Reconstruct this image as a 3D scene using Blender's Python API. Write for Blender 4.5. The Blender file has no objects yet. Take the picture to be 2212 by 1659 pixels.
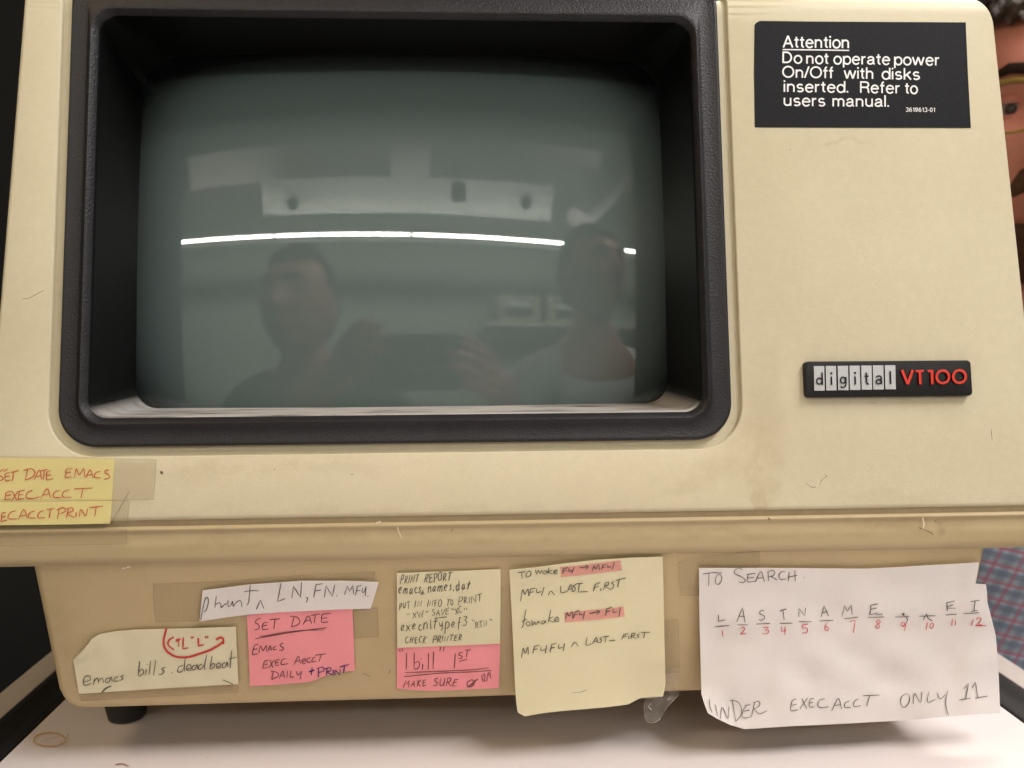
import bpy, bmesh, math, random
import numpy as np
from mathutils import Vector, noise
R = math.radians
sc = bpy.context.scene
COL = sc.collection
# ------------------------------------------------------------------ camera
F_PX = 1897.5; CXP, CYP = 1106.0, 829.5           # focal length in units of a 2212 px wide picture
YAW, PITCH, ROLL = 3.0, 4.72, -0.27
CAM = np.array([-0.012, -0.375, 0.205])
def cam_axes():
    y, p, r = R(YAW), R(PITCH), R(ROLL)
    f = np.array([math.sin(y)*math.cos(p), math.cos(y)*math.cos(p), -math.sin(p)])
    rt = np.array([math.cos(y), -math.sin(y), 0]); up = np.cross(rt, f)
    c, s = math.cos(r), math.sin(r)
    return f, rt*c+up*s, up*c-rt*s
CF, CR, CU = cam_axes()
cam = bpy.data.cameras.new('camera'); camo = bpy.data.objects.new('camera', cam); COL.objects.link(camo)
from mathutils import Matrix
camo.matrix_world = Matrix([[CR[0], CU[0], -CF[0], CAM[0]], [CR[1], CU[1], -CF[1], CAM[1]], [CR[2], CU[2], -CF[2], CAM[2]], [0, 0, 0, 1]])
cam.sensor_width = 36; cam.lens = F_PX/2212*36
cam.clip_start = 0.01; cam.clip_end = 50
cam.dof.use_dof = True; cam.dof.focus_distance = 0.395; cam.dof.aperture_fstop = 9
sc.camera = camo
# ------------------------------------------------------------------ world, light, exposure
w = bpy.data.worlds.new('World'); sc.world = w; w.use_nodes = True
w.node_tree.nodes['Background'].inputs[0].default_value = (0.9, 0.8, 0.65, 1)
w.node_tree.nodes['Background'].inputs[1].default_value = 0.0
sc.view_settings.view_transform = 'Standard'; sc.view_settings.look = 'None'
sc.view_settings.gamma = 1; sc.view_settings.exposure = 0.0
OVER_W = 41.0; OVER_COL = (1.0, 0.95, 0.93); TUBE_E = 108.0; TUBE_COL = (1.0, 0.97, 0.86)
def area(name, loc, target, sx, sy, power, col):
    l = bpy.data.lights.new(name, 'AREA'); l.shape = 'RECTANGLE'; l.size = sx; l.size_y = sy
    l.energy = power; l.color = col
    o = bpy.data.objects.new(name, l); COL.objects.link(o); o.location = loc
    d = Vector(target)-Vector(loc); o.rotation_euler = d.to_track_quat('-Z', 'Y').to_euler(); return o
area('ceiling_light', (1.05, -0.66, 1.70), (0.35, -0.30, 0), 1.2, 0.30, OVER_W, OVER_COL)
area('warm_fill_light', (-1.15, -0.72, 1.85), (-0.45, -0.30, 0), 1.2, 0.30, 11.0, (1.0, 0.70, 0.36))  # warm fill, added to tint the left of case and table
area('wall_fill_light', (0.0, -2.35, 2.10), (0.0, -3.0, 0.3), 2.6, 0.12, 44.0, (.98, 1.0, .96))  # unseen light added to brighten the wall mirrored in the screen
area('rear_fill_light', (1.15, 1.0, 2.12), (0.3, 0.0, 0.1), 1.2, 0.30, 40.0, (1.0, .92, .84))  # unseen light added behind the terminal to brighten people and table

# ------------------------------------------------------------------ planes of the terminal
TILT = R(10)
X = np.array([1., 0, 0])
FN = np.array([0, -math.cos(TILT), math.sin(TILT)]); FV = np.array([0, math.sin(TILT), math.cos(TILT)])
FO = np.array([0, 0, 0.117])                       # foot of the tilted front
BT = R(12)
BN = np.array([0, -math.cos(BT), -math.sin(BT)]); BO = np.array([0, .0030, .096])   # base front leans inwards going down
BW = np.array([0, math.sin(BT), -math.cos(BT)])
ZN = np.array([0, 0, 1.]); Z0 = np.zeros(3)
def ray(x, y):
    d = CF+CR*(x-CXP)/F_PX-CU*(y-CYP)/F_PX
    return d/np.linalg.norm(d)
def hit(x, y, n, o, off=0.0):
    d = ray(x, y); t = ((o+n*off-CAM)@n)/(d@n); return CAM+d*t
def on_face(off=0.0): return lambda x, y, l=0.0: hit(x, y, FN, FO, off+l)
def on_base(off=0.0): return lambda x, y, l=0.0: hit(x, y, BN, BO, off+l)
def on_apron(off=0.0): return lambda x, y, l=0.0: hit(x, y, np.array([0, -1., 0]), np.array([0, 0, 0.1]), off+l)
def on_table(off=0.0): return lambda x, y, l=0.0: hit(x, y, ZN, Z0, off+l)

# ------------------------------------------------------------------ helpers
def tag(o, label=None, cat=None, group=None, kind=None):
    if label: o['label'] = label
    if cat: o['category'] = cat
    if group: o['group'] = group
    if kind: o['kind'] = kind
    return o
def empty(name, loc, label, cat, group=None):
    o = bpy.data.objects.new(name, None); COL.objects.link(o); o.location = loc; o.empty_display_size = .02
    return tag(o, label, cat, group)
def put(name, bm, m, parent=None, sharp=35, smooth=True):
    bm.normal_update()
    if smooth:
        for f in bm.faces: f.smooth = True
        for e in bm.edges:
            if len(e.link_faces) == 2 and e.calc_face_angle(0) > R(sharp): e.smooth = False
    me = bpy.data.meshes.new(name); bm.to_mesh(me); bm.free()
    return link(name, me, m, parent)
def link(name, me, m, parent=None):
    for mm in (m if isinstance(m, (list, tuple)) else [m]): me.materials.append(mm)
    o = bpy.data.objects.new(name, me); COL.objects.link(o)
    if parent is not None:
        o.parent = parent
        # world coordinates are baked in the mesh, so cancel the translation of every ancestor
        t = Vector((0, 0, 0)); q = parent
        while q is not None: t += q.location; q = q.parent
        me.transform(Matrix.Translation(-t))
    return o
def box(bm, lo, hi, bev=0.0, seg=2):
    vs = [bm.verts.new((x, y, z)) for x in (lo[0], hi[0]) for y in (lo[1], hi[1]) for z in (lo[2], hi[2])]
    fs = [(0, 1, 3, 2), (4, 6, 7, 5), (0, 4, 5, 1), (2, 3, 7, 6), (0, 2, 6, 4), (1, 5, 7, 3)]
    F = [bm.faces.new([vs[i] for i in f]) for f in fs]
    if bev:
        es = list({e for f in F for e in f.edges})
        bmesh.ops.bevel(bm, geom=es, offset=bev, segments=seg, profile=.5, affect='EDGES')
def newbox(lo, hi, bev=0.0, seg=2):
    bm = bmesh.new(); box(bm, lo, hi, bev, seg); return bm
def tube(bm, pts, r, n=10, cap=True):
    pts = [Vector(p) for p in pts]; rs = r if isinstance(r, (list, tuple)) else [r]*len(pts); rings = []
    for i, p in enumerate(pts):
        t = (pts[min(i+1, len(pts)-1)]-pts[max(i-1, 0)]).normalized()
        a = t.cross(Vector((0, 0, 1)) if abs(t.z) < .9 else Vector((1, 0, 0))).normalized(); b = t.cross(a)
        rings.append([bm.verts.new(p+(a*math.cos(k*2*math.pi/n)+b*math.sin(k*2*math.pi/n))*rs[i]) for k in range(n)])
    for i in range(len(rings)-1):
        for k in range(n): bm.faces.new((rings[i][k], rings[i][(k+1) % n], rings[i+1][(k+1) % n], rings[i+1][k]))
    if cap: bm.faces.new(rings[0][::-1]); bm.faces.new(rings[-1])
def loft(bm, loops, close=True):
    V = [[bm.verts.new(p) for p in L] for L in loops]
    n = len(V[0])
    for a, b in zip(V[:-1], V[1:]):
        for k in range(n if close else n-1):
            bm.faces.new((a[k], a[(k+1) % n], b[(k+1) % n], b[k]))
    return V
def fix_normals(bm): bmesh.ops.recalc_face_normals(bm, faces=bm.faces[:])

# ------------------------------------------------------------------ materials
def ND(nt, t, **kw):
    n = nt.nodes.new(t)
    for k, v in kw.items():
        if hasattr(n, k): setattr(n, k, v)
    return n
def mat(name, col, rough=.5, var=.06, vscale=30, bump=0, bscale=600, spec=.5, coat=0, coat_r=.05, metal=0, alpha=1, stretch=(1, 1, 1), sheen=0, rvar=0.0):
    m = bpy.data.materials.new(name); m.use_nodes = True; nt = m.node_tree; L = nt.links
    p = nt.nodes['Principled BSDF']
    tc = ND(nt, 'ShaderNodeTexCoord'); mp = ND(nt, 'ShaderNodeMapping'); mp.inputs['Scale'].default_value = stretch
    L.new(tc.outputs['Object'], mp.inputs[0])
    nz = ND(nt, 'ShaderNodeTexNoise'); nz.inputs['Scale'].default_value = vscale; nz.inputs['Detail'].default_value = 6
    nz.inputs['Roughness'].default_value = .6
    L.new(mp.outputs[0], nz.inputs['Vector'])
    mx = ND(nt, 'ShaderNodeMix', data_type='RGBA')
    mx.inputs[6].default_value = (*[c*(1-var*1.6) for c in col], 1); mx.inputs[7].default_value = (*[min(1, c*(1+var*1.6)) for c in col], 1)
    L.new(nz.outputs['Fac'], mx.inputs[0]); L.new(mx.outputs[2], p.inputs['Base Color'])
    p.inputs['Roughness'].default_value = rough; p.inputs['Specular IOR Level'].default_value = spec
    p.inputs['Metallic'].default_value = metal; p.inputs['Coat Weight'].default_value = coat; p.inputs['Coat Roughness'].default_value = coat_r
    p.inputs['Alpha'].default_value = alpha; p.inputs['Sheen Weight'].default_value = sheen
    if rvar:
        mr = ND(nt, 'ShaderNodeMapRange'); mr.inputs[3].default_value = rough-rvar; mr.inputs[4].default_value = rough+rvar
        L.new(nz.outputs['Fac'], mr.inputs[0]); L.new(mr.outputs[0], p.inputs['Roughness'])
    if bump:
        nb = ND(nt, 'ShaderNodeTexNoise'); nb.inputs['Scale'].default_value = bscale; nb.inputs['Detail'].default_value = 3
        L.new(mp.outputs[0], nb.inputs['Vector'])
        bp = ND(nt, 'ShaderNodeBump'); bp.inputs['Strength'].default_value = bump; bp.inputs['Distance'].default_value = .0004
        L.new(nb.outputs['Fac'], bp.inputs['Height']); L.new(bp.outputs[0], p.inputs['Normal'])
    m['mix'] = mx.name
    return m
def stains(m, blobs):
    """blobs: (centre, (rx, ry, rz), strength, colour, noise scale): dirt with a shape of its own on the plastic"""
    nt = m.node_tree; L = nt.links; p = nt.nodes['Principled BSDF']
    src = p.inputs['Base Color'].links[0].from_socket
    tc = ND(nt, 'ShaderNodeTexCoord')
    warp = ND(nt, 'ShaderNodeTexNoise'); warp.inputs['Scale'].default_value = 60; warp.inputs['Detail'].default_value = 4
    L.new(tc.outputs['Object'], warp.inputs['Vector'])
    wv = ND(nt, 'ShaderNodeVectorMath', operation='SUBTRACT'); wv.inputs[1].default_value = (.5, .5, .5); L.new(warp.outputs['Color'], wv.inputs[0])
    ws = ND(nt, 'ShaderNodeVectorMath', operation='SCALE'); ws.inputs['Scale'].default_value = .016; L.new(wv.outputs[0], ws.inputs[0])
    wa = ND(nt, 'ShaderNodeVectorMath', operation='ADD'); L.new(tc.outputs['Object'], wa.inputs[0]); L.new(ws.outputs[0], wa.inputs[1])
    for (c, r, s, colr, nsc, edge) in blobs:
        a = ND(nt, 'ShaderNodeVectorMath', operation='SUBTRACT'); L.new(wa.outputs[0], a.inputs[0]); a.inputs[1].default_value = tuple(float(v) for v in c)
        b = ND(nt, 'ShaderNodeVectorMath', operation='DIVIDE'); L.new(a.outputs[0], b.inputs[0]); b.inputs[1].default_value = r
        ln = ND(nt, 'ShaderNodeVectorMath', operation='LENGTH'); L.new(b.outputs[0], ln.inputs[0])
        mr = ND(nt, 'ShaderNodeMapRange', interpolation_type='SMOOTHSTEP'); mr.inputs[1].default_value = 1.0; mr.inputs[2].default_value = 1-edge
        L.new(ln.outputs['Value'], mr.inputs[0])
        nz = ND(nt, 'ShaderNodeTexNoise'); nz.inputs['Scale'].default_value = nsc; nz.inputs['Detail'].default_value = 7; nz.inputs['Roughness'].default_value = .65
        L.new(tc.outputs['Object'], nz.inputs['Vector'])
        m2 = ND(nt, 'ShaderNodeMapRange'); m2.inputs[1].default_value = .34; m2.inputs[2].default_value = .56; L.new(nz.outputs['Fac'], m2.inputs[0])
        mu = ND(nt, 'ShaderNodeMath', operation='MULTIPLY'); L.new(mr.outputs[0], mu.inputs[0]); L.new(m2.outputs[0], mu.inputs[1])
        mu2 = ND(nt, 'ShaderNodeMath', operation='MULTIPLY'); L.new(mu.outputs[0], mu2.inputs[0]); mu2.inputs[1].default_value = s*.72
        mx = ND(nt, 'ShaderNodeMix', data_type='RGBA'); L.new(mu2.outputs[0], mx.inputs[0]); L.new(src, mx.inputs[6]); mx.inputs[7].default_value = (*colr, 1)
        src = mx.outputs[2]
    L.new(src, p.inputs['Base Color'])
fp = on_face()
BEIGE = (.63, .572, .405)
M = {}
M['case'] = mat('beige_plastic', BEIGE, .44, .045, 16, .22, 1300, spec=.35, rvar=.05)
DIRT = (.42, .35, .21)
stains(M['case'], [
    (fp(1655, 860), (.011, .05, .034), .34, DIRT, 45, .5), (fp(1650, 1030), (.009, .05, .018), .5, DIRT, 70, .35), (fp(1643, 1080), (.0045, .05, .007), .6, DIRT, 60, .4),
    (fp(1608, 930), (.014, .05, .012), .4, DIRT, 90, .8), (fp(1560, 1010), (.03, .05, .008), .5, DIRT, 110, .9), (fp(1480, 1040), (.022, .05, .006), .45, DIRT, 60, .6),
    (fp(620, 1010), (.10, .05, .004), .38, DIRT, 130, .9), (fp(420, 1020), (.02, .05, .007), .4, DIRT, 80, .9), (fp(900, 1105), (.2, .05, .0035), .32, DIRT, 60, .9),
    (fp(1930, 1078), (.035, .05, .006), .28, (.42, .32, .2), 60, .6), (fp(1815, 310), (.02, .05, .0016), .5, (.45, .33, .2), 140, .8),
    (fp(60, 700), (.03, .05, .07), .26, (.42, .31, .16), 24, .9), (fp(2080, 880), (.02, .05, .04), .16, DIRT, 30, .9), (fp(1990, 868), (.045, .05, .0035), .3, DIRT, 200, .9)])
stains(M['case'], [(fp(700, 700), (.6, .4, .5), .22, (.50, .42, .24), 9, .3), (fp(1900, 700), (.6, .4, .5), .16, (.60, .47, .36), 13, .3), (fp(1100, 1000), (.6, .05, .5), .10, (.30, .25, .15), 260, .3)])
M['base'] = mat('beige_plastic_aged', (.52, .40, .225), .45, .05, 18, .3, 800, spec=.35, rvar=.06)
bp_ = on_base(); ap_ = on_apron()
stains(M['base'], [
    (ap_(1930, 1130), (.05, .05, .007), .4, (.30, .22, .11), 80, .7), (ap_(1660, 1120), (.003, .05, .004), .9, (.2, .15, .08), 40, .4),
    (ap_(2030, 1137), (.0035, .05, .0035), .8, (.24, .17, .09), 40, .5), (ap_(700, 1160), (.14, .05, .004), .3, (.30, .22, .11), 50, .9),
    (bp_(840, 1330), (.02, .05, .04), .3, (.30, .22, .11), 40, .9), (bp_(130, 1350), (.02, .05, .03), .3, (.30, .22, .11), 50, .9), (bp_(300, 1300), (.03, .05, .02), .2, (.34, .25, .13), 60, .9)])
M['lip'] = mat('beige_plastic_lip', (.45, .355, .205), .45, .05, 18, .2, 900, spec=.35, rvar=.06)  # darker copy of the base plastic: weaker light on the lip painted in
stains(M['lip'], [(ap_(1930, 1130), (.05, .05, .007), .4, (.26, .18, .09), 80, .7), (ap_(2030, 1137), (.0035, .05, .0035), .8, (.22, .15, .08), 40, .5), (ap_(700, 1160), (.16, .05, .004), .35, (.28, .2, .1), 50, .9), (ap_(1500, 1150), (.10, .05, .003), .3, (.28, .2, .1), 50, .9)])
M['black'] = mat('black_bezel_plastic', (.017, .0155, .018), .45, .25, 60, .8, 1000, spec=.32, rvar=.06)
# dust lying on the lower ledge of the black bezel
def dusty(m, colr, amount):
    nt = m.node_tree; L = nt.links; p = nt.nodes['Principled BSDF']; src = p.inputs['Base Color'].links[0].from_socket
    g = ND(nt, 'ShaderNodeNewGeometry'); sx = ND(nt, 'ShaderNodeSeparateXYZ'); L.new(g.outputs['Normal'], sx.inputs[0])
    mr = ND(nt, 'ShaderNodeMapRange'); mr.inputs[1].default_value = .45; mr.inputs[2].default_value = .95; L.new(sx.outputs['Z'], mr.inputs[0])
    tc = ND(nt, 'ShaderNodeTexCoord'); mp = ND(nt, 'ShaderNodeMapping'); mp.inputs['Scale'].default_value = (.25, 1, 1); L.new(tc.outputs['Object'], mp.inputs[0])
    nz = ND(nt, 'ShaderNodeTexNoise'); nz.inputs['Scale'].default_value = 110; nz.inputs['Detail'].default_value = 8; L.new(mp.outputs[0], nz.inputs['Vector'])
    m2 = ND(nt, 'ShaderNodeMapRange'); m2.inputs[1].default_value = .22; m2.inputs[2].default_value = .50; L.new(nz.outputs['Fac'], m2.inputs[0])
    mu = ND(nt, 'ShaderNodeMath', operation='MULTIPLY'); L.new(mr.outputs[0], mu.inputs[0]); L.new(m2.outputs[0], mu.inputs[1])
    mu2 = ND(nt, 'ShaderNodeMath', operation='MULTIPLY'); L.new(mu.outputs[0], mu2.inputs[0]); mu2.inputs[1].default_value = amount
    mx = ND(nt, 'ShaderNodeMix', data_type='RGBA'); L.new(mu2.outputs[0], mx.inputs[0]); L.new(src, mx.inputs[6]); mx.inputs[7].default_value = (*colr, 1)
    L.new(mx.outputs[2], p.inputs['Base Color'])
M['funnel'] = mat('black_mask_plastic', (.004, .0042, .0042), .42, .2, 60, .3, 1400, spec=.18)
dusty(M['funnel'], (.48, .45, .42), .95)
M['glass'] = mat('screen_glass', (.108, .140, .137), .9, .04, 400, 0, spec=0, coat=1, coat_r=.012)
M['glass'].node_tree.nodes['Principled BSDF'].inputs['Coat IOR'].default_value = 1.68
def rim_shade(m, cu, cv, hu, hv):
    # recess shade put into the glass colour: fades to near black at the rim
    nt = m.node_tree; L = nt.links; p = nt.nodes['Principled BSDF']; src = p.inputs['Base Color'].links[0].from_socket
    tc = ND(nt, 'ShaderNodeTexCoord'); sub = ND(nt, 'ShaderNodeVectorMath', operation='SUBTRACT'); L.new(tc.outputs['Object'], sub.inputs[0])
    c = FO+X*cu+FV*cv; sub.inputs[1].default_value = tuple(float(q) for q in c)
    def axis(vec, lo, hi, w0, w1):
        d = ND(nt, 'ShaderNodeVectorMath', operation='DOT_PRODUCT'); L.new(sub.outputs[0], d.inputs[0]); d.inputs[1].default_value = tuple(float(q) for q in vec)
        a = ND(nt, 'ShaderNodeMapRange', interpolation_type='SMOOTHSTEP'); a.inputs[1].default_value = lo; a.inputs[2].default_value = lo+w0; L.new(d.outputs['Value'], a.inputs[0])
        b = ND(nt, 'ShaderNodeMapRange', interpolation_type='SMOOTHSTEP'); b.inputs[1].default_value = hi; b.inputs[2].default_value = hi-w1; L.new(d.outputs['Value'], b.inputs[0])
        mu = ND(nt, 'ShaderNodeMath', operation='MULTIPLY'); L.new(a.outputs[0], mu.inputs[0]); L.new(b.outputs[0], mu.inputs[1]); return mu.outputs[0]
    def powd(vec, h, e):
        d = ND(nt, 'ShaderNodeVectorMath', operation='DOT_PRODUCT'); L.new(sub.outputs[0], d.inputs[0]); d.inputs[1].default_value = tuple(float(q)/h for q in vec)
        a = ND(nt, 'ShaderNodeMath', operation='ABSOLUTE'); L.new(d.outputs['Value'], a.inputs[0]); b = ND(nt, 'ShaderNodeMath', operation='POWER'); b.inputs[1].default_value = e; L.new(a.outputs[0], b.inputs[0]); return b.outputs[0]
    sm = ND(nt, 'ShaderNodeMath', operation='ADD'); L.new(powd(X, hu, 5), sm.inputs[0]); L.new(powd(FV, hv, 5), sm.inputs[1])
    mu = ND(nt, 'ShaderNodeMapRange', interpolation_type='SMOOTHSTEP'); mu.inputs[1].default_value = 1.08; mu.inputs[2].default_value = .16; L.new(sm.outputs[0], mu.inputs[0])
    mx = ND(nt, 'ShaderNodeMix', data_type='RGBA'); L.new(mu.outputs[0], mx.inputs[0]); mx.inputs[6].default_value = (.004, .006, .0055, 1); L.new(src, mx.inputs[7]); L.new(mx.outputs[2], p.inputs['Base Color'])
rim_shade(M['glass'], -.0415, .1315, .1385, .0955)
M['badge'] = mat('badge_black', (.009, .008, .009), .38, .2, 120, .3, 1200, spec=.3)
M['tile'] = mat('badge_silver', (.50, .51, .52), .35, .03, 60, 0, metal=.15)
M['red_letter'] = mat('badge_red', (.62, .035, .015), .4, .05, 60)
M['label_black'] = mat('label_black', (.010, .0105, .0125), .6, .3, 500, .1, 900, spec=.12)
M['label_white'] = mat('label_white', (.80, .80, .80), .5, .02, 100)
M['yellow'] = mat('yellow_paper', (.86, .78, .34), .75, .04, 40, .15, 500, spec=.2)
M['yellow2'] = mat('yellow_paper_pale', (.73, .67, .45), .75, .04, 40, .15, 500, spec=.2)
M['cream'] = mat('cream_paper', (.74, .68, .48), .75, .04, 40, .15, 500, spec=.2)
M['pink'] = mat('pink_paper', (.90, .33, .36), .75, .04, 40, .15, 500, spec=.2)
M['white'] = mat('white_paper', (.74, .69, .67), .75, .03, 40, .2, 400, spec=.2)
M['graphite'] = mat('graphite', (.075, .065, .055), .5, .35, 900)
M['ink'] = mat('dark_ink', (.035, .03, .03), .5, .3, 900)
M['maroon'] = mat('pen_on_pink', (.13, .035, .035), .5, .3, 900)
M['redpen'] = mat('red_marker', (.58, .03, .02), .5, .12, 500)
M['orangepen'] = mat('orange_red_marker', (.62, .07, .02), .5, .15, 500)
M['redthin'] = mat('red_thin_pen', (.60, .04, .05), .5, .15, 500)
M['purple'] = mat('purple_pen', (.04, .012, .12), .5, .2, 500)
M['hilite'] = mat('pink_highlighter', (.86, .36, .32), .75, .12, 160, alpha=.68)
M['tape'] = mat('aged_clear_tape', (.46, .36, .20), .3, .08, 80, .1, 300, alpha=.24)
M['tape_edge'] = mat('tape_edge', (.26, .19, .10), .4, .2, 400, alpha=.34)
M['film'] = mat('crumpled_clear_tape', (.60, .56, .50), .12, .1, 80, .6, 150, alpha=.22)
M['table'] = mat('white_laminate', (.74, .68, .68), .34, .025, 20, .06, 400, rvar=.05)
tp = on_table()
M['rubber'] = mat('black_rubber', (.012, .012, .013), .5, .2, 60, .3, 900)
M['rail'] = mat('pale_painted_rail', (.58, .53, .49), .4, .05, 40)
M['dark_wall'] = mat('dark_backdrop', (.004, .0035, .003), .9, .2, 8)
M['dark_seat'] = mat('black_upholstery', (.010, .010, .012), .55, .3, 40, .4, 700)
M['wall'] = mat('room_wall', (.55, .62, .57), .8, .05, 6)
M['ceil'] = mat('room_ceiling', (.24, .23, .21), .85, .06, 4)
M['floor'] = mat('room_floor', (.12, .11, .10), .6, .1, 10)
M['fixture'] = mat('white_enamel', (.75, .77, .75), .4, .03, 10)
M['skin'] = mat('skin', (.44, .17, .125), .45, .10, 60, .15, 500, spec=.4)
M['skin'].node_tree.nodes['Principled BSDF'].inputs['Subsurface Weight'].default_value = .12
M['skin'].node_tree.nodes['Principled BSDF'].inputs['Subsurface Radius'].default_value = (.012, .004, .002)
M['hair'] = mat('dark_hair', (.022, .012, .008), .6, .4, 300, .8, 400, spec=.12)
M['beard'] = mat('short_beard', (.07, .035, .02), .7, .4, 300, .8, 400, spec=.1)
M['lips'] = mat('lips', (.50, .10, .10), .4, .08, 100)
M['eye'] = mat("eye_white", (.24, .16, .13), .6, .05, 100)
M["iris"] = mat("iris_dark", (.02, .012, .008), .6, .1, 100)
M['frame'] = mat('spectacle_frame', (.17, .11, .015), .3, .1, 100)
M['cloth_dark'] = mat('dark_shirt', (.03, .035, .045), .85, .15, 60)
M['cloth_white'] = mat('white_shirt', (.62, .66, .70), .85, .05, 40)
M['trousers'] = mat('dark_trousers', (.03, .03, .04), .85, .1, 60)
M['phone'] = mat('phone_black', (.01, .01, .012), .25, .1, 60)
M['monitor'] = mat('monitor_beige', (.50, .48, .33), .5, .04, 20)
M['crt'] = mat('small_screen', (.03, .05, .05), .12, .05, 60)
M['scuff'] = mat('scuff_mark', (.12, .085, .05), .6, .3, 400)
M['chip'] = mat('pale_chip', (.80, .72, .55), .6, .05, 200)
M['ring'] = mat('coffee_ring', (.72, .44, .20), .5, .12, 300, alpha=.65)
M['cable'] = mat('cable_dark', (.02, .02, .02), .5)
def emit(name, col, s):
    m = bpy.data.materials.new(name); m.use_nodes = True; p = m.node_tree.nodes['Principled BSDF']
    p.inputs['Base Color'].default_value = (.8, .8, .8, 1); p.inputs['Emission Color'].default_value = (*col, 1); p.inputs['Emission Strength'].default_value = s
    return m
M['tube'] = emit('fluorescent_tube', TUBE_COL, TUBE_E)
def plaid():
    m = bpy.data.materials.new('plaid_cotton'); m.use_nodes = True; nt = m.node_tree; L = nt.links; p = nt.nodes['Principled BSDF']
    p.inputs['Roughness'].default_value = .9
    tc = ND(nt, 'ShaderNodeTexCoord'); mp = ND(nt, 'ShaderNodeMapping'); mp.inputs['Rotation'].default_value = (0, R(-14), R(4)); L.new(tc.outputs['Object'], mp.inputs[0])
    sx = ND(nt, 'ShaderNodeSeparateXYZ'); L.new(mp.outputs[0], sx.inputs[0])
    def band(axis, period, lo, hi, off=0.):
        a = ND(nt, 'ShaderNodeMath', operation='ADD'); a.inputs[1].default_value = off+10; L.new(sx.outputs[axis], a.inputs[0])
        b = ND(nt, 'ShaderNodeMath', operation='DIVIDE'); b.inputs[1].default_value = period; L.new(a.outputs[0], b.inputs[0])
        c = ND(nt, 'ShaderNodeMath', operation='FRACT'); L.new(b.outputs[0], c.inputs[0])
        d = ND(nt, 'ShaderNodeMath', operation='COMPARE'); L.new(c.outputs[0], d.inputs[0]); d.inputs[1].default_value = (lo+hi)/2; d.inputs[2].default_value = (hi-lo)/2
        return d.outputs[0]
    src = None
    def lay(mask, col, k):
        nonlocal src
        mx = ND(nt, 'ShaderNodeMix', data_type='RGBA')
        mu = ND(nt, 'ShaderNodeMath', operation='MULTIPLY'); L.new(mask, mu.inputs[0]); mu.inputs[1].default_value = k; L.new(mu.outputs[0], mx.inputs[0])
        if src is None: mx.inputs[6].default_value = (.50, .57, .68, 1)
        else: L.new(src, mx.inputs[6])
        mx.inputs[7].default_value = (*col, 1); src = mx.outputs[2]
    lay(band('Z', .0165, 0, .42), (.05, .09, .18), .62); lay(band('X', .021, 0, .36), (.08, .13, .2), .45)
    lay(band('Z', .0165, .58, .74), (.50, .04, .10), .85); lay(band('X', .021, .60, .74), (.52, .06, .12), .7)
    lay(band('Z', .0165, .84, .90), (.04, .10, .09), .8); lay(band('Z', .0032, 0, .4), (.65, .70, .78), .35)
    L.new(src, p.inputs['Base Color'])
    return m
M['plaid'] = plaid()

# ------------------------------------------------------------------ setting
tab = empty('table', (0, 0, 0), 'white laminate terminal table with black edge strips and pale outer rails', 'table')
bm = newbox((-.2275, -.52, -.024), (.2635, .37, 0), .0006, 1); top = put('table_top', bm, M['table'], tab)
for s, x0 in ((-1, -.2285), (1, .2645)):
    # black strip: a shallow channel with a scuffed inner lip
    a, b = (x0-.0205, x0) if s < 0 else (x0, x0+.0225)
    bm = bmesh.new(); prof = [(0, -.022), (0, .0008), (.002, .0016), (.005, .0012), (.0065, -.0015), (.014, -.0015), (.017, .0012), (.0205, .0006), (.0205, -.022)]
    wd = b-a
    L_ = []
    for y in (-.52, .37): L_.append([(x0+s*p*wd/.0205, y, z) for p, z in prof])
    V = loft(bm, L_); bm.faces.new(V[0]); bm.faces.new(V[-1][::-1]); fix_normals(bm)
    put('edge_strip', bm, M['rubber'], tab, 50)
    c0 = a-.0165 if s < 0 else b+.0003; bm = newbox((c0, -.52, -.05), (c0+.0162, .37, .0008), .0012, 2); put('side_rail', bm, M['rail'], tab)
for sx in (-.21, .25):
    for sy in (-.48, .33):
        bm = bmesh.new(); tube(bm, [(sx, sy, -.024), (sx, sy, -.745)], .014, 12); put('leg', bm, M['rail'], tab)
floor = put('floor', newbox((-4, -3.2, -.80), (4.2, 2.4, -.746)), M['floor']); tag(floor, kind='structure')
bw = put('wall', newbox((-3, 1.9, -.75), (3.2, 1.96, 2.4)), M['dark_wall']); tag(bw, 'dark wall far behind the terminal', 'wall', kind='structure')
wl = put('wall', newbox((-4, -3.06, -.745), (4.2, -3.0, 2.28)), M['wall']); tag(wl, 'grey green room wall opposite the screen', 'wall', kind='structure')
cl = put('ceiling', newbox((-4, -3.0, 2.2), (4.2, 1.9, 2.26)), M['ceil']); tag(cl, kind='structure')

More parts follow.
